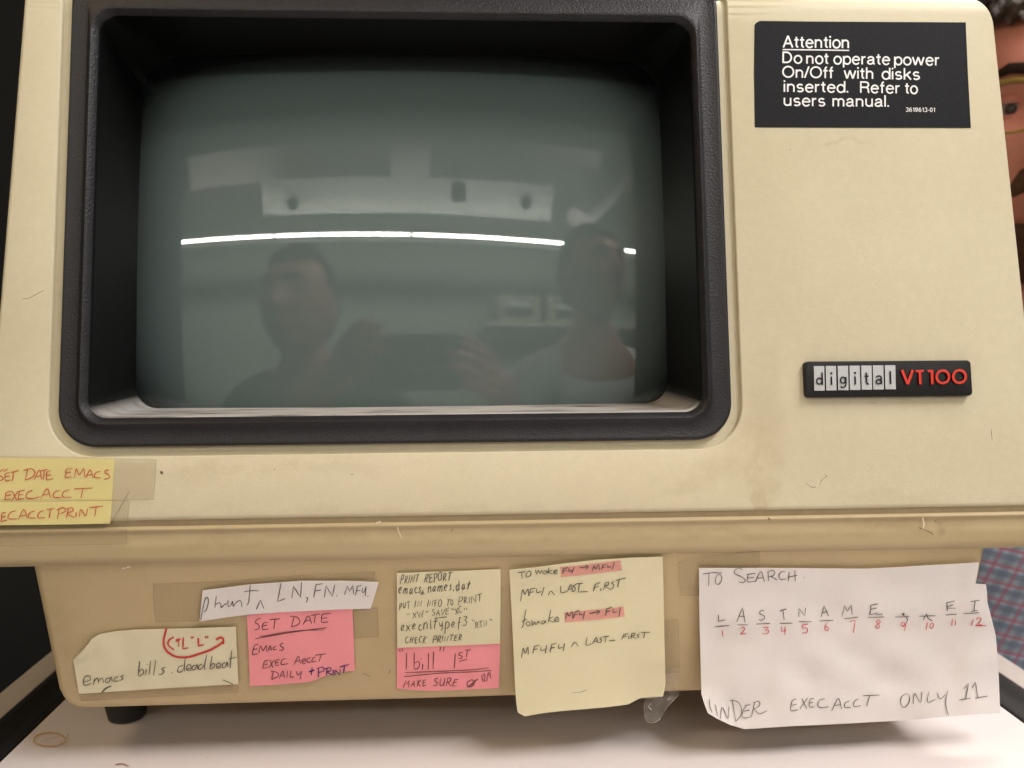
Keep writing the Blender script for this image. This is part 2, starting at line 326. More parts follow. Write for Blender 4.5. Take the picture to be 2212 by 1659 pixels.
# ------------------------------------------------------------------ terminal case: front and top are one bent sheet
V0, RB, AB = .2315, .011, R(80)
def bend(u, v, n):
    if v <= V0: return FO+X*u+FV*v+FN*n
    a = (v-V0)/RB
    if a <= AB:
        N = FN*math.cos(a)+FV*math.sin(a); return FO+X*u+FV*V0-FN*RB+N*(RB+n)
    N = FN*math.cos(AB)+FV*math.sin(AB); T = -FN*math.sin(AB)+FV*math.cos(AB)
    return FO+X*u+FV*V0-FN*RB+N*(RB+n)+T*(v-V0-AB*RB)
VE = V0+RB*AB+.285
def edge_u(v):
    k = max(0, min(1, (v-.226)/.02)); ins = .006*k*k*(3-2*k)
    vv = min(v, .25)
    return -.2165+.0385*vv, .2474-.0385*vv-ins
def outline(inset):
    vs = list(np.linspace(inset, .222, 30))+list(np.linspace(.226, .252, 16))+list(np.linspace(.28, VE-inset, 12))
    Lp = [(edge_u(v)[0]+inset, v) for v in vs]; Rp = [(edge_u(v)[1]-inset, v) for v in vs]
    tops = [(u, VE-inset) for u in np.linspace(Lp[-1][0], Rp[-1][0], 14)[1:-1]]
    bots = [(u, inset) for u in np.linspace(Rp[0][0], Lp[0][0], 14)[1:-1]]
    return Lp+tops+Rp[::-1]+bots
def rrect(u0, v0, u1, v1, rb, rt, ns=70, nc=14, nh=40):
    P = []
    def arc(cu, cv, r, a0):
        for k in range(nc+1):
            a = R(a0)+R(90)*k/nc; P.append((cu+r*math.cos(a), cv+r*math.sin(a)))
    arc(u0+rb, v0+rb, rb, 180)
    P.extend((u, v0) for u in np.linspace(u0+rb, u1-rb, nh+2)[1:-1])
    arc(u1-rb, v0+rb, rb, 270)
    P.extend((u1, v) for v in np.linspace(v0+rb, v1-rt, ns+2)[1:-1])
    arc(u1-rt, v1-rt, rt, 0)
    P.extend((u, v1) for u in np.linspace(u1-rt, u0+rt, nh+2)[1:-1])
    arc(u0+rt, v1-rt, rt, 90)
    P.extend((u0, v) for v in np.linspace(v1-rt, v0+rb, ns+2)[1:-1])
    return P
HT = V0+.050
term = empty('computer_terminal', (0, 0, 0), 'beige desktop video terminal with large black framed dark screen covered in taped notes', 'computer terminal')
bm = bmesh.new()
OUT = outline(.0022)
A_ = rrect(-.1906, .0274, .1106, HT, .0205, .004)
A8 = rrect(-.1912, .0268, .1112, HT+.0006, .0211, .0046)
def edges_of(pts):
    vs = [bm.verts.new((p[0], p[1], 0)) for p in pts]; return vs, [bm.edges.new((vs[i], vs[(i+1) % len(vs)])) for i in range(len(vs))]
vo, eo = edges_of(OUT); vh, eh = edges_of(A8)
bmesh.ops.triangle_fill(bm, edges=eo+eh, use_beauty=True)
for v in list(np.linspace(V0-.004, V0+RB*AB+.002, 12)):
    bmesh.ops.bisect_plane(bm, geom=bm.verts[:]+bm.edges[:]+bm.faces[:], plane_co=(0, v, 0), plane_no=(0, 1, 0), dist=1e-6)
def setn(v): return bend(v.co.x, v.co.y, v.co.z)
for v in bm.verts: v.co = setn(v)
fix_normals(bm)
if sum(f.normal.dot(Vector(FN))*f.calc_area() for f in bm.faces) < 0: bmesh.ops.reverse_faces(bm, faces=bm.faces[:])
front_sheet = bm
# hole edge, rounded, with a recessed ledge round the bezel
b2 = bmesh.new()
C_in = rrect(-.1862, .0316, .1058, HT-.0045, .0165, .003)
loops = [(A8, 0), (rrect(-.19085, .02715, .11085, HT+.00025, .02075, .0042), -.00015), (A_, -.0006), (A_, -.0026), (C_in, -.0026)]
loft(b2, [[bend(u, v, n) for u, v in L] for L, n in loops])
me = bpy.data.meshes.new('x'); fix_normals(b2); b2.to_mesh(me); front_sheet.from_mesh(me); b2.free()
# outer rounding, then side, back and bottom walls
b2 = bmesh.new(); LP = []
for a in range(0, 91, 15):
    ins = .0022*(1-math.sin(R(a))); dn = -.0022*(1-math.cos(R(a))); LP.append([bend(u, v, dn) for u, v in outline(ins)])
LP[0] = [bend(u, v, 0) for u, v in OUT]
V = loft(b2, LP); last = V[-1]
nL = 30+16+12
yb = float(LP[-1][nL-1][1]); zb = .117
pl = b2.verts.new((-.215, yb, zb)); pr = b2.verts.new((.246, yb, zb))
b2.faces.new(last[:nL]+[pl]); Rr = last[nL+12:nL+12+nL]; b2.faces.new(Rr+[pr])
b2.faces.new([pl]+last[nL-1:nL+13]+[pr]); b2.faces.new([pl, last[0]]+last[nL+12+nL:][::-1]+[Rr[-1], pr][::1])
bmesh.ops.triangulate(b2, faces=[f for f in b2.faces if len(f.verts) > 4]); fix_normals(b2)
b2.to_mesh(me); front_sheet.from_mesh(me); b2.free()
bmesh.ops.remove_doubles(front_sheet, verts=front_sheet.verts[:], dist=2e-6)
case = put('monitor_case', front_sheet, M['case'], term, 50)

# black bezel with raised inner ridge
bm = bmesh.new()
R1 = rrect(-.1773, .0409, .0956, .2270, .0105, .0095); R2 = rrect(-.1745, .0440, .0933, .2246, .0085, .0085)
def mixl(a, b, t): return [(p[0]*(1-t)+q[0]*t, p[1]*(1-t)+q[1]*t) for p, q in zip(a, b)]
C0 = C_in; loops = [(C0, -.0030), (C0, .0000), (mixl(C0, R1, .04), .0006), (mixl(C0, R1, .10), .0009)]
for t in np.linspace(.16, .80, 12): loops.append((mixl(C0, R1, t), .0009-.0006*math.sin(math.pi*(t-.1)/.9)))
loops += [(mixl(C0, R1, .9), .0010), (mixl(C0, R1, .97), .0017), (mixl(R1, R2, .12), .0019), (mixl(R1, R2, .3), .0016), (mixl(R1, R2, .9), -.0004), (R2, -.0010)]
loft(bm, [[bend(u, v, n) for u, v in L] for L, n in loops]); fix_normals(bm)
bez = put('bezel', bm, M['black'], term, 45)
# funnel from ridge down to the glass
S_ = rrect(-.1712, .0510, .0880, .2272, .0115, .018)
bm = bmesh.new(); loops = [(R2, -.0010)]
for t in (0.01, .03, .06, .2, .4, .6, .8, .95, 1.0):
    loops.append((mixl(rrect(-.1740, .0445, .0928, .2246, .0085, .0085), S_, t**1.0), -.0014-.0435*t))
loops.append((rrect(-.1716, .0505, .0884, .2276, .0115, .018), -.050))
loft(bm, [[bend(u, min(v, V0), n) for u, v in L] for L, n in loops]); fix_normals(bm)
fun = put('screen_recess', bm, M['funnel'], term, 45)
# curved glass
GR = .85; GA = (-.0415, .140, -.034)
bm = bmesh.new(); us = np.linspace(-.180, .097, 72); vs = np.linspace(.040, .236, 52); g = []
for v in vs:
    row = []
    for u in us:
        rho2 = (u-GA[0])**2+(v-GA[1])**2; n = GA[2]-(GR-math.sqrt(GR*GR-rho2)); row.append(bm.verts.new(FO+X*u+FV*v+FN*n))
    g.append(row)
for j in range(len(vs)-1):
    for i in range(len(us)-1): bm.faces.new((g[j][i], g[j][i+1], g[j+1][i+1], g[j+1][i]))
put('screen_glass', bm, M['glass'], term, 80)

# ------------------------------------------------------------------ lower housing: lip, apron and base
def catmull(P, n=6):
    P = [np.array(p, float) for p in P]; out = []
    Q = [2*P[0]-P[1]]+P+[2*P[-1]-P[-2]]
    for i in range(1, len(Q)-2):
        for k in range(n):
            t = k/n; out.append(.5*((2*Q[i])+(-Q[i-1]+Q[i+1])*t+(2*Q[i-1]-5*Q[i]+4*Q[i+1]-Q[i+2])*t*t+(-Q[i-1]+3*Q[i]-3*Q[i+1]+Q[i+2])*t**3))
    out.append(P[-1]); return out
prof = [(.030, .1143), (.0035, .1143)]+[tuple(p) for p in catmull([(.0010, .1143), (.0001, .1138), (-.0003, .1130), (.0006, .1112), (.0004, .1090), (-.0001, .1062), (-.0001, .1035), (.0001, .1008), (.0009, .0990), (.0022, .0978), (.0040, .0971)], 5)]+[(.04, .0969)]
bm = bmesh.new(); xs = [-.2225, -.2215, -.2195]+list(np.linspace(-.21, .242, 60))+[.2495, .2515, .2525]
L_ = []
for i, x in enumerate(xs):
    sh = .0035 if i in (0, len(xs)-1) else (.0010 if i in (1, len(xs)-2) else 0)
    L_.append([(x, y+(sh if y < .02 else 0)+.00012*noise.noise(Vector((x*30, z*90, 0))), z-(sh*.3 if y < .02 and z > .11 else 0)) for y, z in prof])
V = loft(bm, L_, close=False)
# back and body of the shell
for s, Vx in ((0, V[0]), (1, V[-1])):
    bm.faces.new(Vx if s else Vx[::-1])
for i in range(len(V)-1): bm.faces.new((V[i][-1], V[i+1][-1], V[i+1][0], V[i][0]))
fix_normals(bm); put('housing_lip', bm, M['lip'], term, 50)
# dark interior behind the groove
gro = put('groove_filler', newbox((-.2185, .0014, .1139), (.249, .05, .1178)), mat('groove_plastic', (.30, .23, .13), .7, .15, 200), term)
# base box with rounded lower corners
def base_outline(ins, n=10):
    xl0, xl1, xr1, xr0 = -.1985, -.1958, .2200, .2228; wb = .0715; r = .0105
    P = [(xl0+ins, -.006)]
    for w in np.linspace(0, wb-r, 12): P.append((xl0+(xl1-xl0)*w/wb+ins, w))
    for k in range(1, n+1):
        a = R(90)*k/n; P.append((xl1+r-(r-ins)*math.cos(a), wb-r+(r-ins)*math.sin(a)))
    for x in np.linspace(xl1+r, xr1-r, 42)[1:-1]: P.append((x, wb-ins))
    for k in range(0, n+1):
        a = R(90)*k/n; P.append((xr1-r+(r-ins)*math.sin(a), wb-r+(r-ins)*math.cos(a)))
    for w in np.linspace(wb-r, 0, 12): P.append((xr0+(xr1-xr0)*w/wb-ins, w))
    P.append((xr0-ins, -.006)); return P
bm = bmesh.new(); LP = []
rr = .0042
for a in range(0, 91, 15):
    ins = rr*(1-math.sin(R(a))); dn = -rr*(1-math.cos(R(a)))
    LP.append([BO+X*u+BW*w_+BN*dn for u, w_ in base_outline(ins)])
LP.append([p+np.array([0, .30, 0]) for p in LP[-1]])
V = loft(bm, LP); bm.faces.new(V[0]); bm.faces.new(V[-1][::-1])
bmesh.ops.triangulate(bm, faces=[f for f in bm.faces if len(f.verts) > 4])
for k in range(1, 26):
    bmesh.ops.bisect_plane(bm, geom=bm.verts[:]+bm.edges[:]+bm.faces[:], plane_co=(-.2+k*.0165, 0, 0), plane_no=(1, 0, 0), dist=1e-6)
for v in bm.verts:
    if v.co.y < .03: v.co.y += .0005*noise.noise(Vector((v.co.x*14, v.co.z*25, 3)))
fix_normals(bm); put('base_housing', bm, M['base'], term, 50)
def foot(x, y):
    bm = bmesh.new(); tube(bm, [(x, y, .0272), (x, y, .022), (x, y, .004), (x, y, .0008), (x, y, .0001)], [.0138, .0132, .0096, .0090, .0078], 28)
    return put('foot', bm, M['rubber'], term, 60)
for x, y in ((-.186, .067), (.204, .075), (-.184, .26), (.204, .26)): foot(x, y)

# ------------------------------------------------------------------ ribbons and stroke lettering
def smooth2(P, n=5):
    return [tuple(p) for p in catmull(P, n)] if len(P) > 2 else P
class Ink:
    def __init__(s, Fn): s.bm = bmesh.new(); s.F = Fn; s.k = 0
    def stroke(s, pts, w, smooth=True, lift=.0003, taper=True):
        pts = [tuple(p) for p in pts]
        if smooth and len(pts) > 2: pts = smooth2(pts, 5)
        # resample
        q = [pts[0]]
        for a, b in zip(pts[:-1], pts[1:]):
            d = math.hypot(b[0]-a[0], b[1]-a[1]); m = max(1, int(d/7))
            for k in range(1, m+1): q.append((a[0]+(b[0]-a[0])*k/m, a[1]+(b[1]-a[1])*k/m))
        pts = [q[0]]+[b for a, b in zip(q[:-1], q[1:]) if math.hypot(b[0]-a[0], b[1]-a[1]) > 1e-3]
        if len(pts) < 2: return
        s.k += 1; l = lift+s.k*1.5e-6; prev = None; n = len(pts)
        for i, p in enumerate(pts):
            a = pts[max(i-1, 0)]; b = pts[min(i+1, n-1)]; dx, dy = b[0]-a[0], b[1]-a[1]; L = math.hypot(dx, dy) or 1
            ww = w*(.5 if not taper else .44*(.72+.42*noise.noise(Vector((i*.35, s.k*3.1, 0)))+.30*math.sin(math.pi*min(1, (i+.5)/n))))
            nx, ny = -dy/L*ww, dx/L*ww
            cur = (s.bm.verts.new(s.F(p[0]+nx, p[1]+ny, l)), s.bm.verts.new(s.F(p[0]-nx, p[1]-ny, l)))
            if prev: s.bm.faces.new((prev[0], prev[1], cur[1], cur[0]))
            prev = cur
    def text(s, t, x0, y0, x1, y1, h, w=2.0, slant=.14, jit=.15, gap=3.2, y_mid=None):
        h = h*1.10; adv = sum((G[c][0] if c in G else 5)+gap for c in t)-gap
        kx = (math.hypot(x1-x0, y1-y0))/adv; ang = math.atan2(y1-y0, x1-x0); ca, sa = math.cos(ang), math.sin(ang); cx = 0
        for c in t:
            if c not in G: cx += 5+gap; continue
            wd, strokes = G[c]; rj = rng.uniform(-jit, jit); sj = 1+rng.uniform(-jit, jit)*.95+.03; yj = rng.uniform(-jit, jit)*h*.6
            for st in strokes:
                sm = st[0] == '~'; P = [tuple(float(v) for v in q.split(',')) for q in st.lstrip('~').split()]
                out = []
                for (px, py) in P:
                    X_ = (px-wd/2)*kx*sj; Y_ = (py-5)/10*h*sj; X_, Y_ = X_-Y_*rj, Y_+X_*rj
                    X_ += (cx+wd/2)*kx+slant*(Y_+h/2)+rng.uniform(-.012, .012)*h; Y_ += h/2+yj+rng.uniform(-.012, .012)*h
                    out.append((x0+X_*ca+Y_*sa, y0+X_*sa-Y_*ca))
                s.stroke(out, w, sm)
            cx += wd+gap
    def done(s, m, parent, name='handwriting'):
        return put(name, s.bm, m, parent, 80)
G = {
'A': (8, ["0,0 4,10 8,-.3", "1.2,3.8 7.2,4.2"]), 'B': (7, ["1,0 1,10", "~1,10 6,9 5.5,6 1.2,5.4 7,4 6,.5 1,0"]),
'C': (7, ["~7,8.4 4.4,9.8 1,7 .6,3 3,.3 7,1.2"]), 'D': (8, ["1.2,0 1.2,9.6", "~0,9.9 5,9.4 8,6 7,2 3.5,.2 .4,0"]),
'E': (7, ["~6.8,9.8 2,9.5 .9,8.8 .8,5 .4,1 1.2,.2 6.8,.8", ".8,5.2 5.6,5.8"]), 'F': (7, ["1,0 1.2,9.4", ".6,9.4 7,10", "1.2,5.2 5.6,5.8"]),
'H': (8, ["1,0 1,10", "7,0 7,10", "1,5 7,5.4"]), 'I': (1.4, [".7,0 .8,9.6"]), 'K': (7, ["1,0 1,10", "6.5,10 1.2,4.8 7,0"]), 'L': (7, ["1.4,10 .8,.4 6.8,.8"]),
'M': (10, ["0,-1 1.6,9.6 4.8,3.6 8,9.8 9.4,0"]), 'N': (9.5, ["1,0 1.2,9.6 8,.4 8.6,10"]), 'O': (8, ["~4,10 1,8 .6,3 3.4,0 7,2 7.6,7 4.6,10 3.6,9.8"]),
'P': (7, ["1.2,-.6 1.2,9.6", "~.2,9.4 5,10 6.6,7.4 5,5 1.4,4.4"]), 'R': (8, ["1,0 1.2,9.6", "~.4,9.2 5,10 6.4,7.6 4.8,5.4 1.2,4.8", "~2.4,5 5,2.2 8.4,0"]),
'S': (7, ["~6.4,8.8 4,10 1.6,8.2 3,5.8 5.8,4 5.4,1 2.6,0 0,1"]), 'T': (8, ["4,0 4.2,9.4", "0,9.2 8.4,10"]), 'U': (8, ["~1,10 .8,4 2.6,.3 5.6,1.6 6.8,5", "~7,10 6.9,4 7.2,0"]),
'V': (8, ["0,10 3.6,0 8,10"]), 'W': (10, ["0,10 2.2,0 5,8 7.4,0 10,10"]), 'X': (7, ["0,10 7,0", "7,10 0,0"]), 'Y': (7, ["~.4,9.6 1,6 3.4,4.8 6.2,6.6", "~6.8,9.8 6,4 4.4,-3"]),
'a': (6, ["~5,5.2 2.6,5.6 .8,3 1.8,.2 4,1.4 5.2,5.2", "~5.2,5.2 4.9,2 6,0"]), 'b': (6, ["1,10 .8,.2", "~.9,3 3,5.4 5.4,3.6 4.4,.4 .9,.3"]), 'c': (5, ["~5,4.8 2.6,5.6 .7,3 2,.2 5,.9"]),
'd': (6.4, ["~5.2,4.8 2.6,5.6 .7,3 2,.1 4.6,1.2 5.6,4", "~6,10 5.5,5 5.7,0"]), 'e': (5.6, ["~.8,2.6 4,3.2 4.8,4.8 2.8,5.7 .8,3.4 1.6,.4 5.4,.8"]), 'f': (5, ["~5,9.6 3.4,10.4 2.6,8 2.2,-1.6", ".4,5.2 5,5.8"]),
'i': (1.6, ["~.8,5.4 .8,0", ".7,8 1.2,8.5"]), 'k': (6, ["1,10 .8,0", "~5.2,5.6 1.4,2.4 3,2.4 6,0"]), 'l': (1.8, ["1.2,10 .7,0"]),
'm': (9, ["1,5.4 .8,0", "~.9,3.6 2.8,5.6 4.2,4.6 4.3,0", "~4.4,3.4 6.4,5.7 7.8,4.6 8,0"]), 'n': (6.4, ["1,5.4 .8,0", "~.9,3.6 3.2,5.6 5,4.6 5.4,0"]), 'p': (6, ["1.2,5.6 .4,-4", "~1,4 3.4,5.8 5.4,3.6 4,.6 1,.8"]),
'r': (4.5, ["1,5.4 .8,0", "~.9,3 2.4,5 4.6,5.2"]), 's': (5, ["~4.6,5 2.8,5.6 1.4,4.4 3.8,2.6 3.6,.5 .4,.2"]), 't': (5, ["~2.8,10 2.4,3 2.8,.2", ".2,6.2 5.4,7"]), 'o': (5.6, ["~2.8,5.6 .8,4 1.2,.6 3.6,.2 5,3 3.6,5.6 2.6,5.5"]),
'u': (6.4, ["~1,5.4 .9,1.4 2.4,.1 4.6,1.6 5.2,5.4", "~5.2,5.4 5.2,1.6 6.2,0"]), 'x': (5.4, ["0,5.6 5.4,0", "5.4,5.6 0,0"]), 'y': (6, ["~.6,5.4 1.4,1.6 4.4,1.8 5.4,5.4", "~5.4,5.4 4.8,-1 2.4,-4"]),
'0': (7, ["~3.6,10 .8,7 1,2 3.4,0 6.2,3 6,8 3.6,10"]), '1': (1.6, [".8,0 .9,10"]), '2': (7, ["~.4,8 3.2,10 5.8,7.6 3,3 .2,.4", ".2,.4 6.8,.8"]), '3': (6.4, ["~.4,9.6 5.6,9.6 2.8,6", "~2.6,5.8 6.2,4.6 4.8,.4 .2,.6"]),
'4': (6.4, [".8,10 .6,4.6 6.2,5.4", "5.2,9.6 4.6,-.4"]), '5': (6.6, ["6.6,10 1.2,9.6 .9,6", "~.9,6 5.4,5.4 5,.6 .2,.4"]), '6': (6, ["~4.2,10 .8,5 1,1 4,.2 5.2,3 3,5 .9,3"]), '7': (6.4, [".2,9 5.8,10 4.2,-.4"]),
'8': (6.4, ["~3.2,5.2 .8,7.6 3.2,10 5.6,7.6 3.2,5.2 .6,2.4 3.2,0 6,2.4 3.2,5.2"]), '9': (6, ["~5.4,8 2.6,10 .8,7.4 3,5 5.4,8 5,3 4,-1.4"]),
'.': (1.6, [".4,.2 1.4,.6"]), ',': (2, ["~1.2,1 1.2,-.6 .2,-2.4"]), '_': (7, ["0,0 7,.4"]), '^': (5.6, ["0,-1.4 2.6,4 5.6,-1"]), '"': (3.4, [".4,10 .9,7.6", "2.6,10 3,7.6"]), '>': (9, ["0,4 9,4.4", "5.8,7.4 9,4.4 5.6,1.6"]), '/': (5, ["0,-1 5,11"]), '+': (6, ["0,4 6,5.4", "3.4,9 2.8,0"]), '|': (1.6, [".8,-.6 1,10.4"]),
}
rng = random.Random(7)

# ------------------------------------------------------------------ paper shapes cut in the surface they are stuck on
def trace(k, cv, data, w):
    # pen strokes of one hand, given as polylines on the paper
    for g in data.split(' ; '):
        k.stroke(cv(*[tuple(float(v) for v in p.split(',')) for p in g.split()]), w)
def c61p(*P): return [(.4281*x, 948.8+.4281*y) for x, y in P]
def c62(*P): return [(338.8+.22977*x, 1186+.22977*y) for x, y in P]
def c64(*P): return [(1057.2+.27774*x, 1165.6+.27774*y) for x, y in P]
def sheet(name, pts, Fn, m, step=9, thick=.00018, parent=None):
    bm = bmesh.new(); vs = [bm.verts.new((x, y, 0)) for x, y in pts]; bm.faces.new(vs)
    xs = [p[0] for p in pts]; ys = [p[1] for p in pts]
    bmesh.ops.triangulate(bm, faces=bm.faces[:])
    for k in range(1, int((max(xs)-min(xs))/step)+1):
        bmesh.ops.bisect_plane(bm, geom=bm.verts[:]+bm.edges[:]+bm.faces[:], plane_co=(min(xs)+k*step, 0, 0), plane_no=(1, 0, 0), dist=1e-4)
    for k in range(1, int((max(ys)-min(ys))/step)+1):
        bmesh.ops.bisect_plane(bm, geom=bm.verts[:]+bm.edges[:]+bm.faces[:], plane_co=(0, min(ys)+k*step, 0), plane_no=(0, 1, 0), dist=1e-4)
    for v in bm.verts: v.co = Vector(Fn(v.co.x, v.co.y, 0))
    bmesh.ops.recalc_face_normals(bm, faces=bm.faces[:])
    if sum(f.normal.dot(Vector(CAM)-f.calc_center_median()) for f in bm.faces) < 0: bmesh.ops.reverse_faces(bm, faces=bm.faces[:])
    if thick:
        # give the sheet a back face and an edge
        r = bmesh.ops.duplicate(bm, geom=bm.verts[:]+bm.edges[:]+bm.faces[:])
        vm = r['vert_map']; nv = [e for e in r['geom'] if isinstance(e, bmesh.types.BMVert)]; nf = [e for e in r['geom'] if isinstance(e, bmesh.types.BMFace)]
        bm.normal_update(); nor = {v: v.normal.copy() for v in nv}
        for v in nv: v.co -= nor[v]*thick
        bmesh.ops.reverse_faces(bm, faces=nf)
        nvs = set(nv); be = [e for e in bm.edges if len(e.link_faces) == 1 and e.verts[0] not in nvs and e.verts[1] not in nvs]
        for e in be:
            a, b = e.verts; bm.faces.new((a, b, vm[b], vm[a]))
        bmesh.ops.recalc_face_normals(bm, faces=bm.faces[:])
    return put(name, bm, m, parent, 40)
def note(name, pts, Fn, m, label, cat='note', group='handwritten notes stuck on the terminal', step=9):
    o = sheet(name, pts, Fn, m, step); tag(o, label, cat, group); return o
def wob(k, amp=.00035, sc_=.012):
    return lambda x, y: amp*(1+noise.noise(Vector((x*sc_+k*7.3, y*sc_, k))))
# 1 yellow note on the face, bottom left
def Ff(off=.0004, g=None): return lambda x, y, l=0.0: hit(x, y, FN, FO, off+l+(g(x, y) if g else 0))
def Fb(off=.0006, g=None): return lambda x, y, l=0.0: hit(x, y, BN, BO, off+l+(g(x, y) if g else 0))
F1 = Ff(.0004, wob(1, .0002))
n1 = note('sticky_note', [(-75, 990), (0, 989.5), (120, 990), (247, 991.6), (243, 1060), (237.6, 1131), (100, 1133.5), (0, 1134.5), (-75, 1135)], F1, M['yellow'], 'yellow note with three lines of red capitals, taped below the left corner of the screen')
k = Ink(F1); T = k.text
trace(k, c61p, '20,150 5,160 -10,178 10,190 15,203 -12,212 ; 20,165 38,148 ; 50,168 28,175 25,195 30,210 55,205 ; 28,188 48,186 ; 55,168 95,158 ; 70,165 62,212 ; 140,150 128,205 ; 118,158 155,148 175,165 165,190 130,205 ; 172,205 198,155 210,203 ; 182,188 208,184 ; 205,160 240,152 ; 224,157 218,205 ; 258,158 238,165 234,190 238,205 268,198 ; 238,182 258,180 ; 365,148 335,152 332,175 330,192 362,190 ; 335,170 358,166 ; 375,195 385,150 400,180 422,148 428,192 ; 432,195 455,155 470,195 ; 440,182 466,178 ; 505,162 482,170 478,192 508,195 ; 550,155 532,158 530,170 548,180 550,196 525,202 ; 60,262 32,268 28,290 25,305 55,300 ; 32,285 55,280 ; 62,262 85,310 ; 92,260 58,312 ; 125,258 98,264 94,290 92,302 122,298 ; 96,282 118,278 ; 165,258 140,268 132,295 170,298 200,290 ; 205,298 238,250 255,296 ; 215,282 250,276 ; 300,258 275,268 270,292 310,294 ; 350,255 322,265 316,290 360,292 ; 375,250 468,246 ; 418,250 408,298 ; 30,370 10,375 8,400 5,415 35,408 ; 10,392 28,388 ; 80,360 50,372 42,400 85,402 ; 92,405 120,355 138,400 ; 100,388 132,382 ; 175,362 150,372 145,395 180,398 ; 222,360 198,370 192,395 228,396 ; 235,355 275,350 ; 255,354 248,398 ; 298,350 290,402 ; 285,358 318,345 330,362 300,378 ; 345,348 335,398 ; 332,352 362,346 368,362 340,374 375,396 ; 385,368 382,392 ; 400,392 408,355 432,388 442,350 ; 450,345 520,338 ; 485,344 478,390', 2.7)
k.done(M['orangepen'], n1)
k = Ink(F1); k.stroke([(-75, 1080), (100, 1079.5), (240, 1080)], 1.1, False, lift=.00022, taper=False); k.done(M['tape_edge'], n1, 'fold_line')
# 2 cream slip bottom left
F2 = Fb(.0007, lambda x, y: .0005*(1+noise.noise(Vector((x*.02, y*.02, 2))))+.0022*max(0, (230-x)/70)**2*max(0, (1440-y)/60))
n2 = note('paper_slip', [(158.4, 1426), (180, 1423), (194.8, 1416), (196, 1405), (190.5, 1392), (198, 1380), (214, 1370.5), (250, 1364), (291, 1360.6), (400, 1358), (509.3, 1354.2), (512, 1420), (514.6, 1477.8), (350, 1487), (170.4, 1499), (164, 1460)], F2, M['cream'], 'cream slip reading emacs bills.deadbeat with red ringed letters above, torn top left corner')
k = Ink(F2); T = k.text
trace(k, c61p, '420,1225 455,1215 450,1195 428,1200 420,1225 430,1242 460,1232 ; 470,1240 478,1205 ; 476,1222 492,1205 498,1232 ; 498,1220 515,1205 522,1230 ; 555,1205 538,1208 532,1225 548,1228 562,1200 566,1225 ; 598,1198 580,1205 576,1220 600,1220 ; 625,1190 610,1198 622,1208 605,1218 ; 705,1120 697,1195 ; 697,1180 715,1160 725,1180 700,1198 ; 738,1160 735,1192 ; 741,1135 744,1138 ; 760,1118 752,1190 ; 785,1115 775,1192 ; 835,1150 815,1160 828,1172 815,1186 800,1188 ; 865,1178 870,1180', 2.1)
trace(k, c62, '245,1095 205,1110 198,1155 235,1150 262,1100 ; 268,1020 258,1100 262,1150 ; 275,1130 320,1120 310,1085 282,1105 285,1140 325,1140 ; 365,1090 335,1105 332,1135 360,1130 378,1085 382,1130 ; 425,1085 398,1095 392,1130 420,1125 445,1090 ; 468,995 450,1090 452,1138 ; 520,1005 498,1130 ; 500,1110 530,1075 545,1100 505,1132 ; 560,1110 598,1098 590,1070 565,1085 565,1120 605,1115 ; 650,1070 620,1080 615,1115 645,1108 662,1065 668,1110 ; 705,955 690,1080 692,1122 ; 672,1035 750,1018', 2.2)
k.stroke([(220, 1496), (229, 1487), (240, 1482)], 3.4); k.stroke([(481, 1468.6), (503, 1477.8)], 2.2)
k.done(M['graphite'], n2)
k = Ink(F2)
def c62(*P): return [(338.8+.22977*x, 1186+.22977*y) for x, y in P]
k.stroke(c62((90, 748), (65, 850), (70, 920), (110, 975), (190, 1015), (300, 1015), (400, 985), (500, 950), (580, 905), (618, 878)), 4.6, taper=False)
k.stroke(c62((555, 852), (600, 832), (624, 850), (624, 895)), 4.4, taper=False)
k.stroke(c62((160, 828), (115, 855), (108, 905), (160, 948)), 4.4); k.stroke(c62((180, 852), (203, 858), (205, 918)), 3.6); k.stroke(c62((176, 868), (222, 846)), 3.6, False)
k.stroke(c62((248, 832), (245, 938), (296, 930)), 4, False); k.stroke(c62((318, 834), (348, 830)), 3.4); k.stroke(c62((388, 836), (392, 910), (442, 900)), 4, False); k.stroke(c62((455, 820), (462, 838)), 3.4); k.stroke(c62((474, 818), (482, 840)), 3.4)
k.done(M['redpen'], n2)
